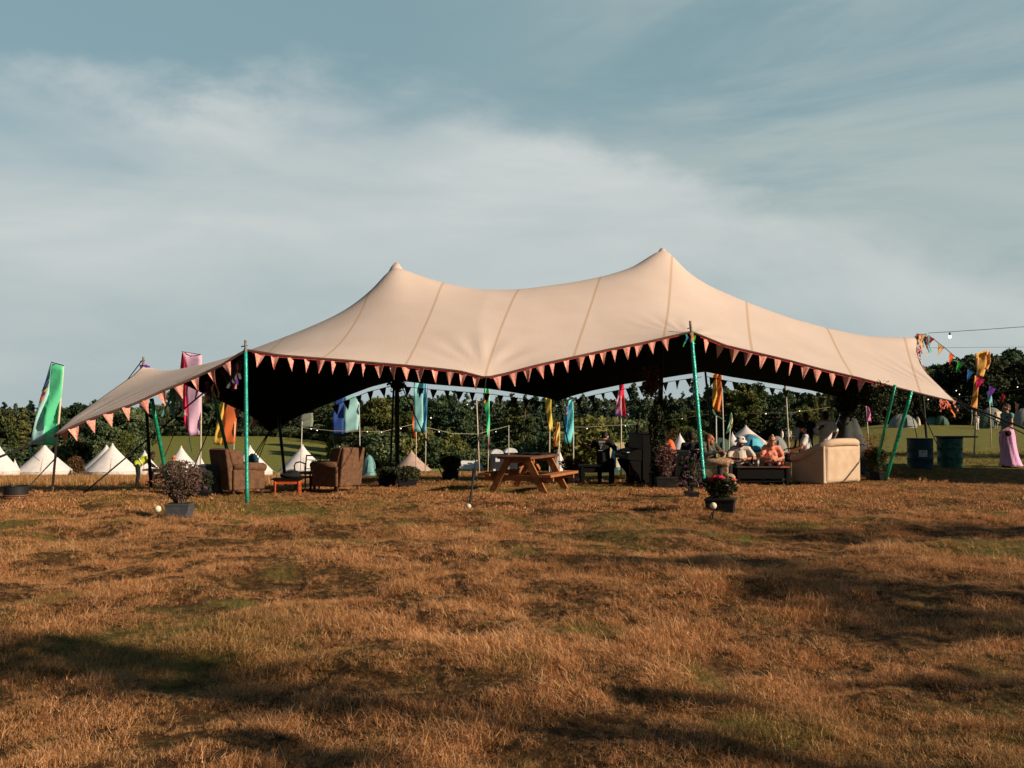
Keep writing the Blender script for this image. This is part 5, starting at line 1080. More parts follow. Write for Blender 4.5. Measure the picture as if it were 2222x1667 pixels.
# picnic table
def picnic(loc, rz, label, L=1.65, group='picnic tables'):
    """length along local Y"""
    t = thing('picnic_table', label, 'picnic table', loc, rz, group)
    for k in range(5):
        mb = MB(); mb.box((-.30+.15*k, 0, .725), (.143, L, .055)); mb.build('tabletop_board', M['pine_dark'], t, bevel=.004)
    for s in (-1, 1):
        for j in range(2): mb = MB(); mb.box((s*(.60+.14*j), 0, .37), (.132, L, .055)); mb.build('seat_board', M['pine'], t, bevel=.004)
    for y in (-L/2+.22, L/2-.22):
        for s in (-1, 1): mb = MB(); mb.bar((s*.20, y+.0, .70), (s*.60, y, -.03), .14, .055, up=(0, 1, 0)); mb.build('leg', M['pine'], t, bevel=.003)
        mb = MB(); mb.bar((-.76, y+.05, .30), (.76, y+.05, .30), .05, .11, up=(0, 0, 1)); mb.build('crossbeam', M['pine'], t, bevel=.003)
        mb = MB(); mb.bar((-.34, y+.05, .655), (.34, y+.05, .655), .05, .09); mb.build('crossbeam', M['pine'], t, bevel=.003)
    for s in (-1, 1): mb = MB(); mb.bar((0, s*(L/2-.25), .42), (0, s*.18, .69), .07, .045, up=(1, 0, 0)); mb.build('brace', M['pine'], t)
    return t
pc = foot(1124, 1071); pt = picnic(pc+Vector((.24, .66, 0)), dirz(.40, .92), 'orange pine picnic table seen end-on at the middle of the big tent')
q = thing('cloth_cover', 'dark cloth folded on the picnic table at the middle', 'cloth', pt.location+Vector((.12, .3, .757)), dirz(.40, .92)); mb = MB(); rows = [[Vector((x*.3, y*.4, .016+.012*math.sin(x*7+y*5)+.01*math.sin(y*13))) for x in np.linspace(-1, 1, 12)] for y in np.linspace(-1, 1, 12)]; mb.grid(rows); o = mb.build('cloth', M['dark_cloth'], q, smooth=True); o.modifiers.new('s', 'SOLIDIFY').thickness = .012; mb = MB(); mb.tube([(x*.3, -.4, .02+.012*math.sin(x*7-5)) for x in np.linspace(-1, 1, 12)], .008, 5); mb.build('hem', M['dark_cloth'], q)
picnic(gp(372, 35.2), dirz(1, .12), 'picnic table behind the heather planter where two people in vests gather', 1.9)
# beige sofa with scrolled arms, back towards the camera
def sofa(loc, rz, label):
    """faces +Y; back plane at -Y"""
    t = thing('sofa', label, 'sofa', loc, rz); m_ = M['beige_cloth']; w = 1.42; d = .92; h = .92
    mb = MB(); P = [(-w/2+.03, -d/2, .03), (w/2-.03, -d/2, .03), (w/2-.03, -d/2-.03, h*.93), (-w/2+.03, -d/2-.03, h*.93)]
    mb.prism([Vector(p) for p in P][::-1], (0, .22, 0)); mb.build('backrest', m_, t, bevel=.085)
    # rolled rail: over the back, then sweeping down along each arm
    for s in (-1, 1): pass
    rail = [(-w/2-.02, d/2-.02, .55), (-w/2-.03, d/2-.25, .60), (-w/2-.02, d/2-.50, .70), (-w/2+.02, -d/2+.18, .82), (-w/2+.14, -d/2+.02, .90), (-w/2+.34, -d/2+.0, .925), (0, -d/2, .93), (w/2-.34, -d/2, .925), (w/2-.14, -d/2+.02, .90), (w/2-.02, -d/2+.18, .82), (w/2+.02, d/2-.5, .70), (w/2+.03, d/2-.25, .60), (w/2+.02, d/2-.02, .55)]
    R_ = []
    pts = [Vector(p) for p in rail]; Q = []
    for i in range(len(pts)-1):
        for k in range(4): Q.append(pts[i].lerp(pts[i+1], k/4))
    Q.append(pts[-1]); 
    for _ in range(2): Q = [Q[0]]+[(Q[i-1]+Q[i]*2+Q[i+1])/4 for i in range(1, len(Q)-1)]+[Q[-1]]
    mb = MB(); mb.tube(Q, .085, 14); mb.build('rolled_rail', m_, t, smooth=True)
    for s in (-1, 1):
        x = s*(w/2-.05); mb = MB(); mb.prism([(x-.075, -d/2+.03, .03), (x-.075, d/2, .03), (x-.075, d/2, .53), (x-.075, d/2-.27, .58), (x-.075, d/2-.5, .68), (x-.075, -d/2+.18, .80), (x-.075, -d/2+.03, .86)], (.15, 0, 0)); a = mb.build('arm', m_, t, bevel=.03)
        mb = MB(); mb.lathe([(.088, 0), (.088, .012)], n=14); o = mb.build('arm_front', M['brown_cloth'], a); o.data.transform(Matrix.Translation((s*(w/2+.02), d/2-.015, .55)) @ Matrix.Rotation(-math.pi/2, 4, 'X'))
    mb = MB(); mb.box((0, .05, .24), (w-.24, d-.12, .36)); mb.build('seat', m_, t, bevel=.03)
    for s in (-1, 1): mb = MB(); mb.box((s*.28, .10, .47), (.54, .66, .15)); mb.build('seat_cushion', m_, t, bevel=.05)
    for sx in (-1, 1): mb = MB(); mb.tube([(sx*(w/2-.01), -d/2+.13, .05), (sx*(w/2-.01), -d/2+.10, .78)], .02, 6); mb.build('piping', m_, t)
    for sx in (-1, 1):
        for sy in (-1, 1): mb = MB(); mb.box((sx*.58, sy*.36, .02), (.06, .06, .1)); mb.build('leg', M['dark_wood'], t)
    return t
p = foot(1782, 1053, 15); sofa_c = p+Vector((.36, .73, 0)); sofa_o = sofa(sofa_c, dirz(-.60, .80), 'cream scroll-armed sofa with sunlit back to the camera at the right'); sofa_o.scale = (1.0, 1, 1.06)
# floral armchair in side view
t0 = wing_armchair(gp(1551, 20.4)+Vector((0, .05, 0)), dirz(.93, -.30), 'floral armchair in which the woman in a camouflage jacket sits', 'floral', w=.70, d=.74, h=.86, wings=False, extras=False)
t0['group'] = ''; del t0['group']
t = thing('pouffe', 'rounded floral footstool in front of the floral armchair', 'footstool', gp(1580, 19.9)+Vector((0, 0, 0))); mb = MB(); mb.lathe([(.10, .01), (.14, .04), (.155, .15), (.14, .27), (.10, .32), (.03, .335)], n=20); b = mb.build('cushion', M['floral'], t, smooth=True); mb = MB(); mb.ell((0, 0, .338), (.015, .015, .008), n=8, m=6); mb.build('button', M['dark_cloth'], t)
t0 = wing_armchair(gp(1487, 20.6), dirz(.12, .99), 'black armchair with its back to the camera left of the taller turquoise pole', 'dark_cloth', w=.66, d=.8, h=.86, wings=False, extras=False)
# pale sofa behind the low table
def bench_sofa(loc, rz, w, label, m_):
    t = thing('sofa', label, 'sofa', loc, rz); m_ = M[m_]
    mb = MB(); mb.box((0, 0, .20), (w, .8, .30)); mb.build('seat', m_, t, bevel=.04); mb = MB(); mb.box((0, -.36, .42), (w, .2, .62)); mb.build('backrest', m_, t, bevel=.06)
    for s in (-1, 1): mb = MB(); mb.box((s*(w/2-.07), .02, .30), (.16, .8, .50)); mb.build('arm', m_, t, bevel=.05)
    for s in (-1, 1): mb = MB(); mb.box((s*w*.22, .06, .37), (w*.40, .6, .10)); mb.build('seat_cushion', m_, t, bevel=.04)
    return t
bs = gp(1637, 22.4); bench_sofa(bs, math.pi, 1.5, 'pale sofa behind the low black table carrying the bucket hat man and peach woman', 'beige_cloth')
# low table
p = foot(1649, 1053, 15); t = thing('low_table', 'long low black table with orange end in front of the seated pair', 'table', p+Vector((0, .02, 0)), 0.03)
mb = MB(); mb.box((0, 0, .43), (1.25, .52, .03)); mb.build('tabletop', M['dark_wood'], t, bevel=.006); mb = MB(); mb.box((0, -.20, .29), (1.12, .03, .25)); mb.build('apron', M['black_wood'], t); mb = MB(); mb.box((0, 0, .10), (1.10, .42, .025)); mb.build('shelf', M['black_wood'], t)
mb = MB(); mb.box((.50, -.262, .435), (.22, .008, .034)); mb.build('edge_trim', M['orange_wood'], t)
for sx in (-1, 1):
    for sy in (-1, 1): mb = MB(); mb.box((sx*.57, sy*.21, .20), (.055, .055, .44)); mb.build('leg', M['black_wood'], t)
TT = t.location+Vector((0, 0, .4465))
def cup(loc, h, r, m_, label, name='cup', band=None):
    q = thing(name, label, name.replace('_', ' '), loc); mb = MB(); mb.lathe([(r*.78, 0), (r, h), (r*.93, h-.004), (r*.72, .01)], n=16); b = mb.build('body', m_, q, smooth=False)
    mb = MB(); mb.lathe([(r*.885+.002, h*.35), (r*.955+.002, h*.75)], n=16); mb.build('band', band or M['white_print'], q)
cup(TT+Vector((.42, -.05, 0)), .115, .042, M['glossred'], 'red and white cup on the right end of the low table'); cup(TT+Vector((.52, .02, 0)), .10, .04, M['glossred'], 'second red cup at the very end of the low table', band=M['orange_wood'])
S('glass', (.35, .33, .26), None, 5, rough=.1, transl=.5); cup(TT+Vector((-.06, .0, 0)), .17, .038, M['glass'], 'tall glass on the low table in front of the bucket hat man', 'glass')
q = thing('bottle', 'black bottle with white label standing before the bucket hat man', 'bottle', TT+Vector((-.17, .04, 0))); mb = MB(); mb.lathe([(.045, 0), (.05, .02), (.05, .13), (.02, .18), (.018, .22)], n=16); mb.build('body', M['black_wood'], q, smooth=True); mb = MB(); mb.box((.012, -.0505, .07), (.02, .004, .03)); mb.build('label', M['white_print'], q)
# piano
def piano(loc, rz, label):
    """keyboard towards local -X"""
    t = thing('upright_piano', label, 'piano', loc, rz); m_ = M['black_wood']
    mb = MB(); mb.box((.18, 0, .60), (.34, 1.35, 1.16)); mb.build('case', m_, t, bevel=.01); mb = MB(); mb.box((.17, 0, 1.195), (.38, 1.40, .03)); mb.build('lid', m_, t, bevel=.005)
    mb = MB(); mb.prism([(0.02, -.66, .55), (-.34, -.66, .58), (-.36, -.66, .66), (-.32, -.66, .74), (-.20, -.66, .80), (.02, -.66, .84)], (0, 1.32, 0)); kb = mb.build('key_slip', m_, t, bevel=.015)
    for s in (-1, 1):
        mb = MB(); mb.prism([(-.30, s*.62-.03, .56), (-.22, s*.62-.03, .38), (-.08, s*.62-.03, .22), (-.03, s*.62-.03, .06), (-.10, s*.62-.03, 0), (.03, s*.62-.03, 0), (.03, s*.62-.03, .56)], (0, .06, 0)); mb.build('cheek', m_, t, bevel=.01)
    mb = MB(); mb.box((-.27, 0, .755), (.14, 1.2, .02)); mb.build('keyboard', M['white_print'], t)
    return t
pp = foot(1400, 1054, 15); piano(pp+Vector((-.13, .85, 0)), .12, 'tall black upright piano in silhouette, seen from its end')
t = thing('candle_lantern', 'small black lantern standing on top of the piano', 'lantern', pp+Vector((-.1, .55, 1.21))); mb = MB(); mb.lathe([(.05, 0), (.055, .02), (.045, .04), (.045, .14), (.055, .16), (.02, .20), (.008, .24)], n=12); mb.build('body', M['black_wood'], t); mb = MB(); mb.tube([(-.03, 0, .22), (0, 0, .27), (.03, 0, .22)], .005, 5); mb.build('handle', M['black_wood'], t)
t = thing('cushion', 'big rust-red patterned cushion leaning against the piano', 'cushion', foot(1384, 1050, 15)+Vector((0, .05, .0)), .1); mb = MB(); mb.prism([(-.19, 0, .18), (.19, 0, .18), (.19, .06, .40), (.10, .10, .56), (-.10, .10, .56), (-.19, .06, .44)], (0, .12, 0)); mb.build('cover', M['floral_red'], t, bevel=.04)
mb = MB(); mb.box((0, .06, .09), (.5, .3, .18)); mb.build('base', flat('maroon', (.12, .01, .015)), t, bevel=.03)
pb = foot(1296, 1052, 15); t = thing('piano_bench', 'black piano bench under the pianist', 'bench', pb+Vector((0, .22, 0)), .05)
mb = MB(); mb.box((0, 0, .44), (.82, .40, .05)); mb.build('seat', M['black_wood'], t, bevel=.01); mb = MB(); mb.box((0, 0, .35), (.72, .32, .14)); mb.build('apron', M['black_wood'], t)
for sx in (-1, 1):
    for sy in (-1, 1): mb = MB(); mb.box((sx*.36, sy*.16, .20), (.065, .055, .42), taper=1.2); mb.build('leg', M['black_wood'], t)
BENCH = t.location.copy()
# barrels on the right
def barrel(px, py, m_, label, lid=False, tag_=False):
    g = foot(px, py, 22.5, 30); t = thing('oil_drum', label, 'barrel', g+Vector((0, .3, 0)), .3, 'oil drums on the right'); r = .325; h = .80
    prof = [(r, -.02), (r+.008, .0), (r, .02)]
    for zc in (.27, .53): prof += [(r, zc-.03), (r+.012, zc-.01), (r+.012, zc+.01), (r, zc+.03)]
    for k in range(3): prof += [(r, .62+.05*k), (r+.005, .64+.05*k)]
    prof += [(r, h-.02), (r+.01, h), (r-.01, h+.005), (r-.03, h-.02)]
    mb = MB(); mb.lathe(prof, n=32); mb.build('drum', m_, t, smooth=True)
    mb = MB(); mb.lathe([(r+.012, h-.02), (r+.018, h-.005), (r+.012, h+.012)], n=32); mb.build('rim', M['tub_black'], t)
    if tag_:
        mb = MB(); a0 = -1.75-.3; rows = [[Vector(((r+.006)*math.cos(a0+a), (r+.006)*math.sin(a0+a), z)) for a in np.linspace(-.33, .33, 8)] for z in (.32, .50)]; mb.grid(rows); lb = mb.build('label', M['white_print'], t)
        mb = MB()
        for (u, z, w_, hh) in ((-.26, .40, .10, .008), (-.10, .37, .12, .008), (.06, .42, .08, .012), (.20, .36, .05, .010), (-.02, .45, .10, .03), (.15, .46, .12, .02)):
            mb = MB(); rows = [[Vector(((r+.0085)*math.cos(a0+u+a), (r+.0085)*math.sin(a0+u+a), zz)) for a in (-w_/2, 0, w_/2)] for zz in (z-hh/2, z+hh/2)]; mb.grid(rows); mb.build('print', M['tub_black'], lb)
    return t
barrel(2006, 1018, M['barrel_blue'], 'dark blue oil drum with white label, left of the green one', tag_=True); b2 = barrel(2071, 1015, M['barrel_green'], 'scuffed green oil drum right of the blue one')
t = thing('board', 'black board lying across the top of the green oil drum', 'board', b2.location+Vector((.18, 0, .815)), .05); mb = MB(); mb.box((0, 0, .02), (.95, .55, .035)); mb.build('panel', M['tub_black'], t, bevel=.005); mb = MB(); mb.box((0, -.26, .005), (.9, .03, .02)); mb.build('batten', M['tub_black'], t)
g = foot(25, 1087); t = thing('black_tub', 'low black tub with two orange rings at the left edge', 'tub', g+Vector((0, .2, 0))); mb = MB(); mb.lathe([(.19, -.02), (.215, .0), (.215, .25), (.22, .265), (.20, .265), (.19, .22)], n=28); mb.build('drum', M['tub_black'], t, smooth=False)
for z in (.055, .09): mb = MB(); mb.tube([(.219*math.cos(a), .219*math.sin(a), z) for a in np.linspace(0, 6.2832, 29)], .007, 5); mb.build('ring', M['tub_ring'], t)
q = thing('guy_rope', 'dark rope from the black tub up to the green banner pole', 'rope', g+Vector((.2, .2, .2))); mb = MB(); mb.tube([g+Vector((.2, .2, .2)), at(121, 993, 18.9)], .011, 5); mb.build('cord', M['rope'], q, world=True); mb = MB(); mb.tube([g+Vector((.17, .2, .24)), g+Vector((.21, .2, .18))], .02, 6); mb.build('knot', M['rope'], q, world=True)
# dark cabinet behind the heather planter
g = foot(450, 1078); t = thing('cabinet', 'dark slate cabinet left of the left wing armchair', 'cabinet', g+Vector((.0, .25, 0)), .1); S('slate', (.035, .042, .05), (.05, .058, .066), 5, rough=.7)
mb = MB(); mb.box((0, 0, .29), (.40, .38, .60)); mb.build('body', M['slate'], t, bevel=.008); mb = MB(); mb.box((0, 0, .60), (.43, .41, .025)); mb.build('top', M['pot_grey'], t, bevel=.004); mb = MB(); mb.box((0, -.195, .30), (.34, .012, .5)); d = mb.build('door', M['slate'], t); mb = MB(); mb.ell((.13, -.21, .33), (.012, .012, .012), n=8, m=6); mb.build('handle', M['polewood'], d)
# ------------------------------------------------------------ potted plants
def planter(g, rz, label, size, pot='pot_black', crown=None, flowers=(), stems=0, name='planter', taper=1.12):
    """size (w,d,h) ; crown (mat, n, width, height, leaf, z0)"""
    t = thing(name, label, 'potted plant', g, rz, 'planters around the big tent'); w, d, h = size
    mb = MB(); mb.box((0, 0, h/2-.01), (w/taper, d/taper, h), taper=taper); mb.build('pot', M[pot], t, bevel=.008); mb = MB(); mb.box((0, 0, h-.015), (w*1.04, d*1.04, .03)); mb.build('pot_rim', M[pot], t, bevel=.006)
    mb = MB(); mb.box((0, 0, h+.003), (w*.9, d*.9, .01)); mb.build('soil', M['soil'], t)
    rg = np.random.default_rng(int(abs(g.x)*97+abs(g.y)*31)); ce = None
    if crown:
        cm, n, cw, ch, leaf, flare = crown
        u = rg.random(n)**.75; a = rg.random(n)*6.283; q = rg.random(n)**.5; r_ = q*(cw/2)*(flare+(1-flare)*np.sin(np.clip(u, 0, 1)*math.pi*.62)); lump = 1+.18*np.sin(a*3+u*5)+.1*np.sin(a*7)
        z = h+u*ch*(1-.22*q**2); P = np.stack([r_*lump*np.cos(a), r_*lump*np.sin(a)*.85, z], 1); U, V = rand_axes(rg, n, leaf, .5, -.3)
        finish('foliage', quads_mesh('foliage', P, U, V, rg.random(n)), M[cm], t)
        mb = MB()
        for k in range(26):
            a = rg.random()*6.283; rr = cw*.42*rg.random()**.5; mb = MB() if k == 0 else mb
            mb.tube([(rr*.25*math.cos(a), rr*.25*math.sin(a), h-.02), (rr*.7*math.cos(a), rr*.6*math.sin(a), h+ch*.45), (rr*math.cos(a)*1.05, rr*.9*math.sin(a), h+ch*rg.uniform(.7, .98))], [.008, .006, .003], 4)
        mb.build('stems', M['bark'], t)
    for (cm, pts, r0, petals) in flowers:
        for (x, y, z) in pts:
            mb = MB()
            for k in range(petals):
                a = 6.283*k/petals; 
                for ring, (rr, zz) in enumerate(((.75, .0), (.4, .012))):
                    c = Vector((x+r0*rr*math.cos(a+ring*.5), y+r0*rr*math.sin(a+ring*.5)*.8-.0, z+zz+r0*.4*math.sin(a*2)*.3)); mb.ell(c, (r0*.45, r0*.38, r0*.26), Matrix.Rotation(a, 3, 'Z'), 7, 5)
            mb.build('flower', M[cm], t, smooth=True)
    return t
g = foot(385, 1131); planter(g+Vector((0, .15, 0)), .03, 'grey planter of bushy purple-brown heather in front of the left green pole', (.36, .28, .25), 'pot_grey', ('heather', 4300, .74, .66, .016, .12))
# hand-shaped dark fir sprig in the heather
g = foot(1567, 1118); rp = planter(g+Vector((0, .17, 0)), -.32, 'black planter of dark roses with pink blooms before the taller turquoise pole', (.46, .36, .25), 'pot_black', ('leaf_pot', 1700, .52, .38, .028, .45),
    flowers=[('petal_pink', [(.02, -.20, .60)], .066, 7), ('petal_salmon', [(-.27, -.16, .43)], .055, 6), ('petal_salmon', [(.22, -.12, .56)], .048, 6), ('petal_red', [(-.07, -.16, .60), (-.13, -.12, .55)], .05, 6)])
g = foot(1502, 1083); t = planter(g+Vector((.0, .12, 0)), 0, 'wispy plant with pale purple flowers left of the taller turquoise pole', (.26, .24, .12), 'pot_black', ('leaf_black', 650, .42, .74, .022, .25))
rg_ = random.Random(3)
for k in range(24):
    x = rg_.uniform(-.24, .20); z = .25+rg_.random()*.68; mb = MB(); c = Vector((x, -.12+rg_.uniform(-.08, .08), z))
    for j in range(5): mb.ell(c+Vector((rg_.uniform(-.02, .02), rg_.uniform(-.01, .01), rg_.uniform(-.02, .02))), (.012, .01, .012), n=6, m=4)
    mb.build('flower', M['petal_purple'], t)
for k in range(9):
    mb = MB(); a = rg_.uniform(-1.25, -.5); l = rg_.uniform(.35, .6); mb.tube([(0, -.12, .1), (math.sin(a)*l*.6, -.14, .1+math.cos(a)*l*.5), (math.sin(a)*l, -.16, .1+math.cos(a)*l*.72)], [.005, .004, .003], 4); mb.build('stem', M['heather'], t)
g = foot(446, 1080); t = planter(g+Vector((.02, -.05, 0)), 0, 'small dark pot with mauve flower spikes in front of the slate cabinet', (.22, .2, .12), 'pot_black', ('leaf_black', 900, .34, .42, .018, .5))
for k in range(16):
    c = Vector((rg_.uniform(-.14, .08), -.10+rg_.uniform(-.06, .04), .16+rg_.random()*.36)); mb = MB()
    for j in range(4): mb.ell(c+Vector((rg_.uniform(-.016, .016), 0, rg_.uniform(-.02, .02))), (.012, .01, .012), n=6, m=4)
    mb.build('flower', M['petal_purple'], t)
planter(gp(842, 21.0), 0, 'black planter of dark foliage left of the dark centre pole', (.40, .3, .18), 'pot_black', ('leaf_black', 1700, .52, .26, .022, .8)); planter(gp(884, 20.6), .2, 'black planter of dark foliage right of the dark centre pole', (.42, .3, .18), 'pot_black', ('leaf_black', 1700, .56, .30, .022, .8))
planter(gp(978, 24.6), 0, 'potted leafy shrub standing alone on the grass left of the picnic table', (.42, .34, .24), 'pot_black', ('leaf_pot', 2000, .55, .42, .03, .6))
planter(gp(1243, 24.0), 0, 'dark planter of red-brown flowers between picnic table and piano bench', (.6, .34, .2), 'pot_black', ('leaf_rust', 1700, .66, .40, .022, .7))
planter(gp(1444, 20.2), 0, 'black planter of rusty leaves right of the piano', (.46, .36, .24), 'pot_black', ('heather', 1100, .46, .74, .024, .4))
planter(gp(1427, 20.9), 0, 'tall narrow black shrub rising beside the piano', (.36, .36, .3), 'pot_black', ('leaf_black', 6500, .34, 1.55, .03, .85))
t = planter(foot(1898, 1042, 18), 0, 'potted shrub with wispy orange tips right of the cream sofa', (.40, .3, .2), 'pot_black', ('leaf_pot', 2600, .50, .62, .024, .6))
n = 700; rg = np.random.default_rng(77); u = rg.random(n); P = np.stack([rg.normal(size=n)*.10*(1+u)-.10+.08*u, rg.normal(size=n)*.08, .5+u*.62], 1); U, V = rand_axes(rg, n, .020, .35); mm_ = foliage_mat('leaf_orange', [(.10, .05, .01), (.30, .11, .02), (.5, .2, .04)], wscale=3); finish('foliage', quads_mesh('tips', P, U, V, rg.random(n)), mm_, t)
# dark draped cone (grey cloth hung from the corner) with leafy garland above
t = thing('draped_cone', 'dark grey cloth draped as a tall cone behind the cream sofa', 'drape', gp(1840, 24.5)); S('drape', (.045, .052, .052), (.075, .08, .075), 3, rough=.9); S('drape_lit', (.20, .20, .17), (.26, .25, .21), 3, rough=.9)
mb = MB(); zt = at(1842, 885, 24.5).z-t.location.z; rows = []
for i in range(14):
    f = i/13; rows.append([Vector(((.10+.62*f**.95)*(1+.08*math.sin(a*5+f*2))*math.cos(a), (.10+.62*f**.95)*(1+.08*math.sin(a*5))*math.sin(a), zt*(1-f*.985))) for a in np.linspace(0, 6.2832, 37)])
mb.grid(rows[::-1]); mb.build('drape', M['drape'], t, smooth=True)
mb = MB(); rows = [[Vector((.05+(.10+.78*f**.95)*math.cos(a), .25+(.10+.3*f)*math.sin(a), zt*.82*(1-f*.985))) for a in np.linspace(0, 6.2832, 25)] for f in np.linspace(0, 1, 12)]; mb.grid(rows[::-1]); mb.build('drape_lit_edge', M['drape_lit'], t, smooth=True)  # lighter copy of the drape, its lit right edge put into the colour
def garland(label, a, b, n, w, m_, leaf=.04, seed=1):
    rg = np.random.default_rng(seed); A = np.array(a); B = np.array(b); t = thing('hanging_garland', label, 'garland', a); u = rg.random(n); P = (B-A)*u[:, None]+rg.normal(size=(n, 3))*w*(1-.3*u[:, None]); U, V = rand_axes(rg, n, leaf); finish('foliage', quads_mesh('g', P, U, V, rg.random(n)), M[m_], t); mb = MB(); mb.tube([(0, 0, 0), tuple((B-A)/2+np.array([.02, 0, 0])), tuple(B-A)], .012, 5); mb.build('cord', M['rope'], t)
garland('thick black leafy garland hanging above the draped cone', at(1846, 848, 24.3), at(1840, 898, 24.4), 2000, .14, 'leaf_black', .04, 2)
garland('dark wispy garland hanging between the draped cone and the leaning green poles', at(1905, 838, 21.5), at(1903, 905, 21.5), 700, .09, 'leaf_black', .03, 5)
garland('grey brown ball of dried plants hanging by the dark right centre pole', at(1414, 818, 24.2), at(1412, 848, 24.2), 1600, .12, 'leaf_rust', .035, 3)
garland('dark garland wrapped round the right centre pole', at(1432, 870, 24.6), at(1428, 1010, 24.6), 2600, .09, 'leaf_black', .035, 4)
garland('dark foliage tied high on the dark centre pole', at(862, 826, 22), at(862, 838, 22), 500, .10, 'leaf_black', .035, 6)
# ------------------------------------------------------------ people
S('skin_light', (.56, .27, .17), (.50, .23, .14), 12, rough=.55); S('skin_dark', (.12, .055, .035), (.09, .04, .025), 12, rough=.5); S('skin_tan', (.50, .19, .10), (.42, .15, .08), 12, rough=.55)
S('lip', (.30, .07, .05), None, 5); S('eye_dark', (.01, .008, .008), None, 5, rough=.3); S('hair_black', (.006, .005, .005), (.015, .012, .01), 20, rough=.6, bump=1, bscale=50); S('hair_brown', (.06, .03, .015), (.10, .05, .025), 20, rough=.7, bump=1, bscale=50)
S('hair_blonde', (.55, .36, .18), (.42, .26, .12), 20, rough=.7, bump=1, bscale=50); S('hair_red', (.22, .07, .04), (.12, .04, .03), 20, rough=.7)
S('w_shirt', (.70, .66, .62), (.60, .56, .52), 6, rough=.9, bump=.8, bscale=14); S('p_shirt', (.80, .30, .20), (.70, .24, .16), 6, rough=.9, bump=.8, bscale=14); S('k_black', (.008, .008, .009), (.014, .014, .016), 6, rough=.9); S('camo', (.02, .03, .02), (.12, .12, .09), 16, rough=.9, c3=(.30, .28, .22))
S('khaki', (.16, .15, .10), (.12, .11, .07), 8, rough=.9, bump=.8, bscale=14); S('hivis', (.55, .62, .03), (.62, .66, .06), 6, rough=.8); S('hivis_band', (.75, .75, .62), None, 6); S('w_stripe', (.66, .60, .52), (.50, .43, .36), 9, rough=.9, stretch=(6, 1, .6)); S('jeans', (.012, .014, .02), (.018, .022, .03), 8, rough=.9); S('grey_trs', (.10, .10, .095), (.14, .14, .13), 8, rough=.9)
S('pink_skirt', (.80, .42, .66), (.68, .33, .56), 5, rough=.85, bump=1, bscale=8, stretch=(4, 4, .5)); S('teal_top', (.10, .24, .24), (.15, .30, .30), 8, rough=.9); S('shoe', (.03, .025, .02), (.05, .04, .03), 10, rough=.7); S('shoe_w', (.5, .48, .45), None, 10); S('blue_shirt', (.45, .52, .62), (.55, .60, .68), 5, rough=.9, bump=.8, bscale=12)
def remeshed(name, mb, voxel, mats, parent, assign=None, smooth_it=3):
    me = mb.mesh('tmp'); o = bpy.data.objects.new('tmp', me); COL.objects.link(o)
    r = o.modifiers.new('r', 'REMESH'); r.mode = 'VOXEL'; r.voxel_size = voxel; s = o.modifiers.new('s', 'SMOOTH'); s.iterations = smooth_it; s.factor = .5
    dg = bpy.context.evaluated_depsgraph_get(); dg.update(); n = bpy.data.meshes.new_from_object(o.evaluated_get(dg)); bpy.data.objects.remove(o); bpy.data.meshes.remove(me); n.materials.clear()
    ob = finish(name, n, mats, parent, smooth=True)
    if assign:
        for p in n.polygons: p.material_index = assign(p.center)
    return ob
def stand(**k):
    J = dict(pelvis=(0, 0, .95), chest=(0, 0, 1.27), neck=(0, .0, 1.46), head=(0, .02, 1.60), shL=(-.17, 0, 1.42), shR=(.17, 0, 1.42), elL=(-.24, -.02, 1.13), elR=(.24, -.02, 1.13), wrL=(-.25, .08, .89), wrR=(.25, .08, .89),
             hiL=(-.09, 0, .92), hiR=(.09, 0, .92), knL=(-.10, .03, .50), knR=(.10, .03, .50), anL=(-.11, -.02, .08), anR=(.11, -.02, .08), fwd=(0, 1, 0), foL=(0, 1, 0), foR=(0, 1, 0))
    J.update(k); return J
def sit(seat=.42, lean=-.05, **k):
    s = seat
    J = dict(pelvis=(0, 0, s+.09), chest=(0, lean, s+.40), neck=(0, lean+.01, s+.58), head=(0, lean+.06, s+.71), shL=(-.17, lean, s+.54), shR=(.17, lean, s+.54), elL=(-.25, lean+.10, s+.28), elR=(.25, lean+.10, s+.28), wrL=(-.12, lean+.32, s+.24), wrR=(.12, lean+.32, s+.24),
             hiL=(-.09, 0, s+.07), hiR=(.09, 0, s+.07), knL=(-.15, .42, s+.08), knR=(.15, .42, s+.08), anL=(-.15, .42, .08), anR=(.15, .42, .08), fwd=(0, 1, 0), foL=(0, 1, 0), foR=(0, 1, 0))
    J.update(k); return J
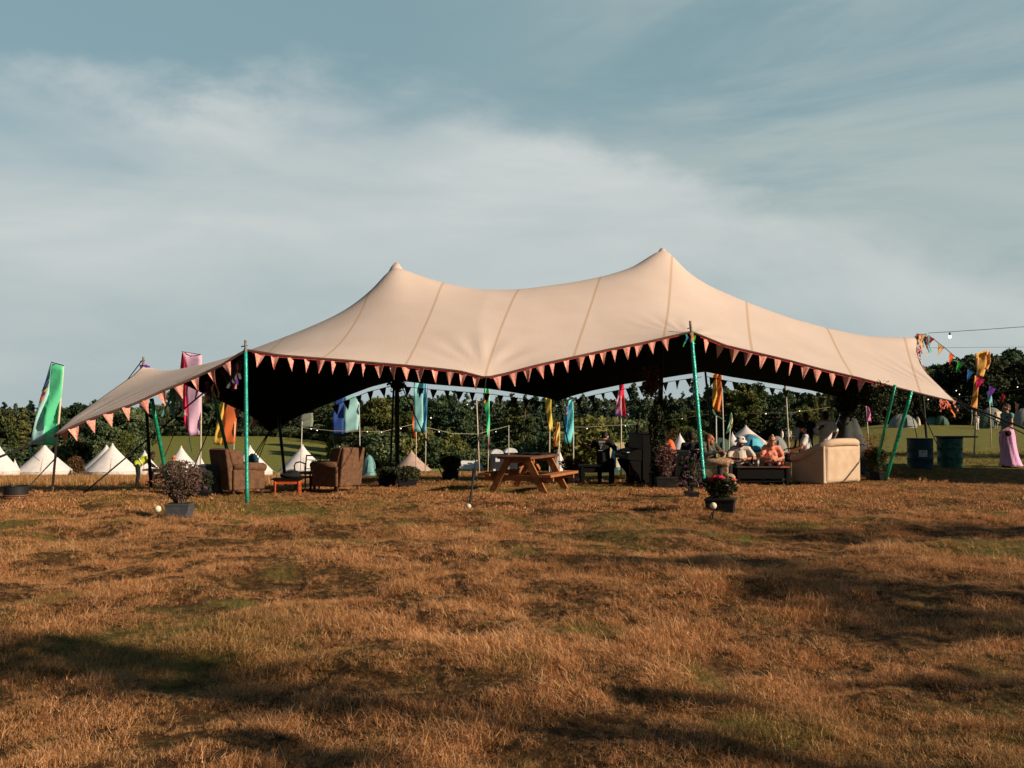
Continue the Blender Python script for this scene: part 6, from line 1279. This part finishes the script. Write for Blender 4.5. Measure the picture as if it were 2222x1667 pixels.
def person(label, loc, rz, J, skin='skin_light', top=None, bottom=None, hair='hair_brown', hat=None, face=0.0, tilt=0.0, sleeve=.55, scale=1.0, voxel=.013, long_hair=False, beard=False, legs='trousers', shoes='shoe', glasses=False, fem=False, extra=None, group=None, bald=False, vest=None, hood=False, shirt_hem=.0, group_=None):
    t = thing('person', label, 'person', loc, rz, group); t.scale = (scale,)*3
    J = {k: Vector(v) for k, v in J.items()}
    wsh = .92 if fem else 1.0; mb = MB(); hd = J['head']; FR = Matrix.Rotation(face, 3, 'Z') @ Matrix.Rotation(tilt, 3, 'X')
    # torso
    ax = (J['neck']-J['pelvis']).normalized(); TR = Vector((0, 0, 1)).rotation_difference(ax).to_matrix()
    mb.ell(J['pelvis'], (.155, .115, .12), TR, 16, 10); mb.ell(J['chest'], (.158*wsh, .112, .17), TR, 16, 10); mb.capsule(J['pelvis'], J['chest'], .118, .122)
    mb.capsule(J['shL'], J['shR'], .062, .062); mb.capsule(J['chest']+ax*.1, J['neck'], .085, .056); mb.capsule(J['neck'], hd-ax*.04, .054, .052)
    if fem: mb.ell(J['chest']+TR @ Vector((-.065, .09, -.01)), (.06, .055, .06)); mb.ell(J['chest']+TR @ Vector((.065, .09, -.01)), (.06, .055, .06))
    for s in 'LR':
        mb.capsule(J['sh'+s], J['el'+s], .050*wsh, .040*wsh); mb.capsule(J['el'+s], J['wr'+s], .041*wsh, .028*wsh)
        mb.capsule(J['hi'+s], J['kn'+s], .082, .056); mb.capsule(J['kn'+s], J['an'+s], .056, .036)
        f = J['fo'+s].normalized(); a = J['an'+s]; mb.capsule(a+Vector((0, 0, -.035))-f*.03, a+f*.15+Vector((0, 0, -.05)), .038, .030)
        d = (J['wr'+s]-J['el'+s]).normalized(); sg = -1 if s == 'L' else 1; side = Vector((0, 0, 1)).cross(d); side = side.normalized() if side.length > .1 else Vector((0, 1, 0)); nrm = d.cross(side).normalized()
        w = J['wr'+s]; 
        for q in (-.022, 0, .022): mb.capsule(w+d*.01+side*q*.6, w+d*.085+side*q, .018, .015)
        for i, (q, l) in enumerate(((-.034, .062), (-.012, .074), (.012, .070), (.032, .056))):
            b = w+d*.088+side*q; m_ = b+d*l*.55-nrm*.010; e = m_+(d*.75-nrm*.65).normalized()*l*.5; mb.capsule(b, m_, .0098, .0092, 8); mb.capsule(m_, e, .0092, .008, 8)
        b = w+d*.03+side*(-.03*sg); m_ = b+(d*.7+side*(-.75*sg)).normalized()*.04; mb.capsule(b, m_, .012, .0105, 8); mb.capsule(m_, m_+(d*.95-nrm*.3).normalized()*.03, .0105, .009, 8)
    H = lambda x, y, z: hd+FR @ Vector((x, y, z))
    mb.ell(H(0, -.012, .02), (.076, .094, .100), FR, 18, 12); mb.ell(H(0, .022, -.045), (.056, .062, .068), FR, 16, 10); mb.ell(H(0, .062, -.088), (.030, .026, .024), FR)
    mb.capsule(H(0, .082, .018), H(0, .106, -.018), .010, .015, 8); mb.ell(H(0, .076, -.056), (.026, .014, .012), FR); mb.capsule(H(-.045, .074, .034), H(.045, .074, .034), .012, .012, 8)
    for s in (-1, 1): mb.ell(H(s*.078, -.008, -.008), (.012, .022, .034), FR)
    FRi = FR.inverted()
    def asg(c):
        q = FRi @ (Vector(c)-hd)
        if q.y > .055 and abs(abs(q.x)-.032) < .013 and abs(q.z-.008) < .009: return 1
        if q.y > .07 and abs(q.x) < .026 and abs(q.z+.056) < .009: return 2
        return 0
    remeshed('body', mb, voxel*.8, [M[skin], M['eye_dark'], M['lip']], t, asg, 2)
    # clothes
    def torso(r, z0=0.0, sl=0.0, low=None, sides='LR'):
        m2 = MB(); P0 = J['pelvis']-ax*(low if low is not None else .04)
        m2.ell(J['pelvis'], (.165+r, .125+r, .12), TR, 16, 10) if low is not None and low >= -.02 else None
        m2.ell(J['chest'], (.168*wsh+r, .122+r, .165), TR, 16, 10); m2.capsule(P0, J['chest'], .128+r, .13+r); m2.capsule(J['shL'], J['shR'], .067+r, .067+r)
        for (a, b) in ((J['pelvis']+TR @ Vector((x, 0, 0)), J['chest']+TR @ Vector((x, 0, 0))) for x in (-.055, .055)): m2.capsule(a, b, .105+r, .108+r)
        if fem: m2.ell(J['chest']+TR @ Vector((-.065, .09, -.01)), (.068, .062, .068)); m2.ell(J['chest']+TR @ Vector((.065, .09, -.01)), (.068, .062, .068))
        m2.capsule(J['chest']+ax*.12, J['neck']-ax*.035, .09+r, .068+r)
        if sl > 0:
            for s in sides:
                if sl <= 1: e = J['sh'+s].lerp(J['el'+s], sl); m2.capsule(J['sh'+s], e, .060+r, .062+r)
                else: m2.capsule(J['sh'+s], J['el'+s], .058+r, .050+r); e = J['el'+s].lerp(J['wr'+s], sl-1); m2.capsule(J['el'+s], e, .051+r, .042+r)
        return m2
    if top:
        remeshed('shirt', torso(.006, sl=sleeve, low=shirt_hem), voxel, M[top], t, None, 3)
    if vest:
        remeshed('vest', torso(.016, sl=.12, low=-.02), voxel, M[vest], t, None, 3)
    if bottom:
        m2 = MB()
        if legs == 'skirt':
            a = J['pelvis']; prof = [(.155, .10), (.18, .0), (.20, -.10), (.21, -.25), (.21, -.45), (.23, -.65), (.28, -.84), (.31, -.905)]
            rows = [[a+Vector(((r_*(1+.05*math.sin(9*an+z*4)))*math.cos(an), (r_*.9*(1+.05*math.sin(9*an+z*4)))*math.sin(an)-(.10*(-z)**1.5 if z < -.3 else 0), z)) for an in np.linspace(0, 2*math.pi, 41)] for r_, z in prof]
            m2.grid(rows); m2.build('skirt', M[bottom], t, smooth=True).modifiers.new('s', 'SOLIDIFY').thickness = .006
        else:
            m2.ell(J['pelvis']-ax*.02, (.168, .128, .115), TR, 16, 10)
            kk = 1.0 if legs == 'trousers' else .0
            for s in 'LR':
                m2.capsule(J['hi'+s], J['kn'+s], .092, .068)
                if kk: m2.capsule(J['kn'+s], J['an'+s]+Vector((0, 0, .03)), .067, .056)
            remeshed(legs, m2, voxel, M[bottom], t, None, 3)
    for s in 'LR':
        f = J['fo'+s].normalized(); a = J['an'+s]; m2 = MB(); m2.capsule(a+Vector((0, 0, -.03))-f*.03, a+f*.155+Vector((0, 0, -.042)), .045, .038); m2.capsule(a, a-Vector((0, 0, .03)), .046, .045); remeshed('shoe', m2, voxel, M[shoes], t)
    if not bald:
        m2 = MB(); m2.ell(H(0, -.026, .042), (.084, .092, .092), FR, 18, 12); m2.ell(H(0, -.055, -.005), (.076, .062, .085), FR)
        if long_hair:
            for s in (-1, 1): m2.capsule(H(s*.062, -.03, .02), H(s*.085, .0, -.17), .034, .028); m2.capsule(H(s*.085, .0, -.17), H(s*.10, .03, -.30), .028, .012)
            m2.capsule(H(0, -.075, .02), H(0, -.085, -.22), .05, .045); m2.capsule(H(-.045, -.07, -.1), H(-.05, -.08, -.26), .04, .03); m2.capsule(H(.045, -.07, -.1), H(.05, -.08, -.26), .04, .03)
        remeshed('hair', m2, voxel*.8, M[hair], t, None, 1)
    if beard:
        m2 = MB(); m2.ell(H(0, .040, -.078), (.056, .056, .042), FR, 14, 8); m2.ell(H(0, .070, -.09), (.034, .026, .028), FR); remeshed('beard', m2, voxel*.7, M[hair], t, None, 1)
    if glasses:
        m2 = MB(); 
        for s in (-1, 1): m2.ell(H(s*.034, .088, .010), (.029, .010, .018), FR, 12, 8)
        m2.capsule(H(-.012, .098, .014), H(.012, .098, .014), .004, .004, 6); m2.tube([H(.06, .08, .014), H(.085, -.01, .01)], .004, 5); m2.tube([H(-.06, .08, .014), H(-.085, -.01, .01)], .004, 5); m2.build('sunglasses', M['eye_dark'], t, smooth=True)
    if hat == 'bucket':
        m2 = MB(); m2.lathe([(.150, .012), (.155, .018), (.105, .062), (.094, .125), (.070, .142), (.01, .146)], n=28); o = m2.build('hat', M['w_shirt'], t, smooth=True); o.data.transform(Matrix.Translation(hd) @ (FR @ Matrix.Rotation(-.12, 3, 'X')).to_4x4())
        m2 = MB(); m2.ell((-.03, .095, .095), (.028, .012, .022), n=10, m=8); b = m2.build('patch', M['k_black'], o); b.data.transform(Matrix.Translation(hd) @ (FR @ Matrix.Rotation(-.12, 3, 'X')).to_4x4())
    if hat == 'cap':
        m2 = MB(); m2.lathe([(.091, .03), (.093, .06), (.080, .105), (.045, .134), (.006, .140)], n=24); m2.prism([(-.07, .07, .045), (-.05, .15, .035), (0, .17, .032), (.05, .15, .035), (.07, .07, .045)], (0, 0, .008)); o = m2.build('cap', M['k_black'], t, smooth=False); o.data.transform(Matrix.Translation(hd+FR @ Vector((0, -.012, -.002))) @ FR.to_4x4())
    if extra: extra(t, J, H, FR)
    return t
def bench_tee(t, J, H, FR):
    # printed back panel: bar of lettering, downward triangle emblem, small bar
    ax = (J['neck']-J['pelvis']).normalized(); c = J['chest']; TR = Vector((0, 0, 1)).rotation_difference(ax).to_matrix()
    def P(x, z, off=-.150): 
        q = c+TR @ Vector((x, 0, z)); y = -math.sqrt(max(.02, 1-(x/.19)**2))*.150; return c+TR @ Vector((x, y, z))
    def poly(name, pts, m_, dy=0):
        mb = MB(); mb.add([P(*p)+TR @ Vector((0, -dy, 0)) for p in pts], [tuple(range(len(pts)))]); return mb.build(name, M[m_], t)
    b = poly('print', [(-.09, .10), (.065, .10), (.075, .145), (-.075, .145)], 'w_shirt', .006)
    for k in range(6): poly('print_letter', [(-.068+.023*k, .112), (-.056+.023*k, .112), (-.056+.023*k, .132), (-.068+.023*k, .132)], 'k_black', .009)
    poly('print', [(-.075, .075), (-.03, -.06), (.02, .075)], 'hivis_band', .006); poly('print', [(-.060, .066), (-.03, -.03), (.006, .066)], 'k_black', .010); poly('print', [(-.045, .050), (-.03, .0), (-.012, .050)], 'hivis_band', .013); poly('print', [(-.038, .042), (-.030, .018), (-.020, .042)], 'k_black', .016)
    poly('print', [(-.09, -.095), (.02, -.095), (.02, -.075), (-.09, -.075)], 'w_shirt', .006)
def hv_bands(t, J, H, FR):
    ax = (J['neck']-J['pelvis']).normalized(); TR = Vector((0, 0, 1)).rotation_difference(ax).to_matrix(); c = J['pelvis'].lerp(J['chest'], .5)
    mb = MB(); mb.tube([c+TR @ Vector((.176*math.cos(a), .150*math.sin(a), 0)) for a in np.linspace(0, 6.2832, 29)], .014, 6); mb.build('reflective_band', M['hivis_band'], t, smooth=True)
    for s in (-1, 1): mb = MB(); mb.tube([J['pelvis']+TR @ Vector((s*.10, .14, .05)), J['chest']+TR @ Vector((s*.10, .145, 0)), J['chest']+TR @ Vector((s*.09, .10, .17))], .014, 6); mb.build('reflective_band', M['hivis_band'], t, smooth=True)
# at the far picnic table
TG = gp(372, 35.2)
g = gp(300, 34.4); person('person in a yellow hi-vis vest bending over the far picnic table', g+Vector((0, 0, 0)), dirz(.95, .30),
    stand(pelvis=(0, -.02, .92), chest=(0, .26, 1.08), neck=(0, .42, 1.18), head=(0, .52, 1.24), shL=(-.17, .36, 1.16), shR=(.17, .36, 1.16), elL=(-.24, .42, .92), elR=(.24, .42, .92), wrL=(-.16, .60, .80), wrR=(.18, .62, .80)), skin='skin_dark', top='k_black', sleeve=1.9, vest='hivis', bottom='k_black', hair='hair_black', tilt=-.7, extra=hv_bands, voxel=.016)
g = gp(380, 35.95); person('bald seated man with sunglasses and pale vest at the far picnic table', g, math.pi+.1, sit(.44, .06, head=(0, .10, 1.16), elL=(-.30, .14, .76), elR=(.30, .14, .76), wrL=(-.16, .34, .80), wrR=(.14, .36, .80)), skin='skin_tan', top='k_black', sleeve=1.9, vest='camo', bottom='k_black', bald=True, glasses=True, extra=hv_bands, voxel=.016)
# pianist seen from behind
g = Vector((BENCH.x+.17, BENCH.y+.02, BENCH.z)); person('pianist in a black T-shirt with white back print, sitting on the piano bench', g, dirz(.22, .97), sit(.46, -.02, pelvis=(0, 0, .55), chest=(-.02, .02, .86), neck=(0, .09, 1.04), head=(.02, .17, 1.12), elL=(-.34, .16, .84), elR=(.30, .2, .76), wrL=(-.46, .34, .92), wrR=(.32, .42, .78)), skin='skin_light', top='k_black', bottom='k_black', hair='hair_black', tilt=-.5, face=-.3, sleeve=.6, extra=bench_tee)
# person in the black armchair, only the head of black hair shows
person('person with black hair whose head shows above the black armchair', gp(1500, 20.75)+Vector((0, 0, 0)), dirz(.12, .99), sit(.40, -.12, head=(0, -.02, 1.13)), skin='skin_dark', top='k_black', bottom='k_black', hair='hair_black', sleeve=1.8)
# camouflage jacket in the floral chair
person('long-haired woman in a camouflage jacket sitting in the floral armchair', gp(1541, 20.55), dirz(.55, -.84), sit(.42, -.06, head=(.01, .0, 1.06), neck=(0, -.04, .96), elL=(-.27, .10, .74), elR=(.27, .10, .74), wrL=(-.10, .30, .78), wrR=(.10, .30, .80)), skin='skin_tan', top='camo', bottom='jeans', hair='hair_red', sleeve=1.85, fem=True, long_hair=True, face=.45)
# bucket hat
person('bearded man in white bucket hat and striped white shirt at the low table', gp(1607, 22.02), math.pi-.12, sit(.38, -.10, chest=(0, -.12, .70), neck=(0, -.10, .87), head=(0, -.03, 1.0), shL=(-.18, -.11, .84), shR=(.18, -.11, .84), elL=(-.33, .0, .62), elR=(.33, .0, .62), wrL=(-.08, .24, .62), wrR=(.06, .26, .62)), skin='skin_tan', top='w_stripe', bottom='jeans', hair='hair_black', hat='bucket', beard=True, glasses=True, face=.12, sleeve=.7)
def crown_tie(t, J, H, FR):
    mb = MB(); mb.ell(H(0, -.03, .135), (.035, .035, .045), FR, 12, 8); mb.build('hair_bun', M['hair_blonde'], t, smooth=True); mb = MB(); mb.tube([H(.088*math.cos(a), -.02+.1*math.sin(a), .07) for a in np.linspace(0, 6.28, 21)], .012, 6); mb.build('headband', M['floral_red'], t, smooth=True)
person('blonde woman in a peach T-shirt looking down at the low table', gp(1674, 22.05), math.pi-.1, sit(.38, -.06, chest=(0, -.08, .72), neck=(0, -.03, .90), head=(0, .05, 1.02), shL=(-.16, -.06, .86), shR=(.16, -.06, .86), elL=(-.26, .02, .64), elR=(.26, .02, .64), wrL=(-.07, .26, .60), wrR=(.07, .28, .62)), skin='skin_light', top='p_shirt', bottom='jeans', hair='hair_blonde', fem=True, tilt=-.45, sleeve=.6, extra=crown_tie)
# capped man on the sofa
person('man in black cap and white T-shirt on the cream sofa, looking back at the camera', Vector((sofa_c.x-.46, sofa_c.y+.10, sofa_c.z)), dirz(-.85, .30), sit(.56, .0, elL=(-.26, .10, .84), elR=(.26, .14, .82), wrL=(-.28, .36, .74), wrR=(.20, .38, .80)), skin='skin_tan', top='w_shirt', bottom='jeans', hair='hair_black', hat='cap', beard=True, face=1.35, sleeve=.65)
# standing pair
person('standing person with black waistcoat and white sleeves, back to the camera', gp(1748, 23.6), dirz(.12, .99), stand(elR=(.28, .06, 1.22), wrR=(.40, .16, 1.34)), skin='skin_dark', top='blue_shirt', vest='k_black', bottom='k_black', hair='hair_black', sleeve=1.3)
person('standing person in white shirt with an arm round the neck, right of the waistcoat', gp(1791, 24.0), dirz(-.1, .99), stand(elL=(-.30, .02, 1.36), wrL=(-.42, .10, 1.48), elR=(.28, -.06, 1.18), wrR=(.16, -.14, 1.0)), skin='skin_dark', top='w_shirt', bottom='blue_shirt', hair='hair_black', sleeve=.8)
# woman in the long pink skirt
def bagf(t, J, H, FR):
    mb = MB(); mb.tube([J['shL']+Vector((0, .02, .06)), J['chest']+Vector((0, .14, -.05)), J['pelvis']+Vector((.20, .05, .0))], .010, 5); o = mb.build('bag_strap', M['k_black'], t)
    mb = MB(); mb.ell(J['pelvis']+Vector((-.20, .12, -.02)), (.06, .09, .08), n=14, m=8); mb.build('bag', M['k_black'], t, smooth=True)
person('woman in teal top and long pink skirt walking past the drums', gp(2185, 25.2), dirz(-.96, -.15), stand(wrL=(-.2, .26, 1.02), elL=(-.22, .04, 1.12), elR=(.22, -.08, 1.12), wrR=(.22, .02, .88), knL=(-.09, .08, .50), anL=(-.08, .05, .08), anR=(.08, -.10, .08)), skin='skin_light', top='teal_top', bottom='pink_skirt', legs='skirt', hair='hair_brown', fem=True, sleeve=.12, extra=bagf)
# small far figures
far = [(2120, 930, 966, 'w_shirt', 'w_shirt', 'far person dressed all in white left of the woman in the pink skirt', 0.1), (2160, 922, 956, 'w_shirt', 'jeans', 'far person in white shirt and dark shorts left of the pink skirt', 2.9),
       (2060, 893, 913, 'w_shirt', 'w_shirt', 'tiny far person in white on the hill by the dark green dome', .4), (1711, 950, 990, 'w_shirt', 'k_black', 'far person in white T-shirt beside the tall bare wooden pole', 2.6), (1697, 950, 985, 'w_shirt', 'w_shirt', 'far person in white behind the grey dome tent', 1.2)]
for px, top_, base, a, b, lab, rz in far:
    # distance from apparent height
    D = 1.68*FOC/(base-top_); g = gp(px, D)
    person(lab, g, rz, stand(), top=a, bottom=b, hair='hair_brown', legs='shorts' if b in ('jeans', 'k_black') else 'trousers', voxel=.022, group=None)
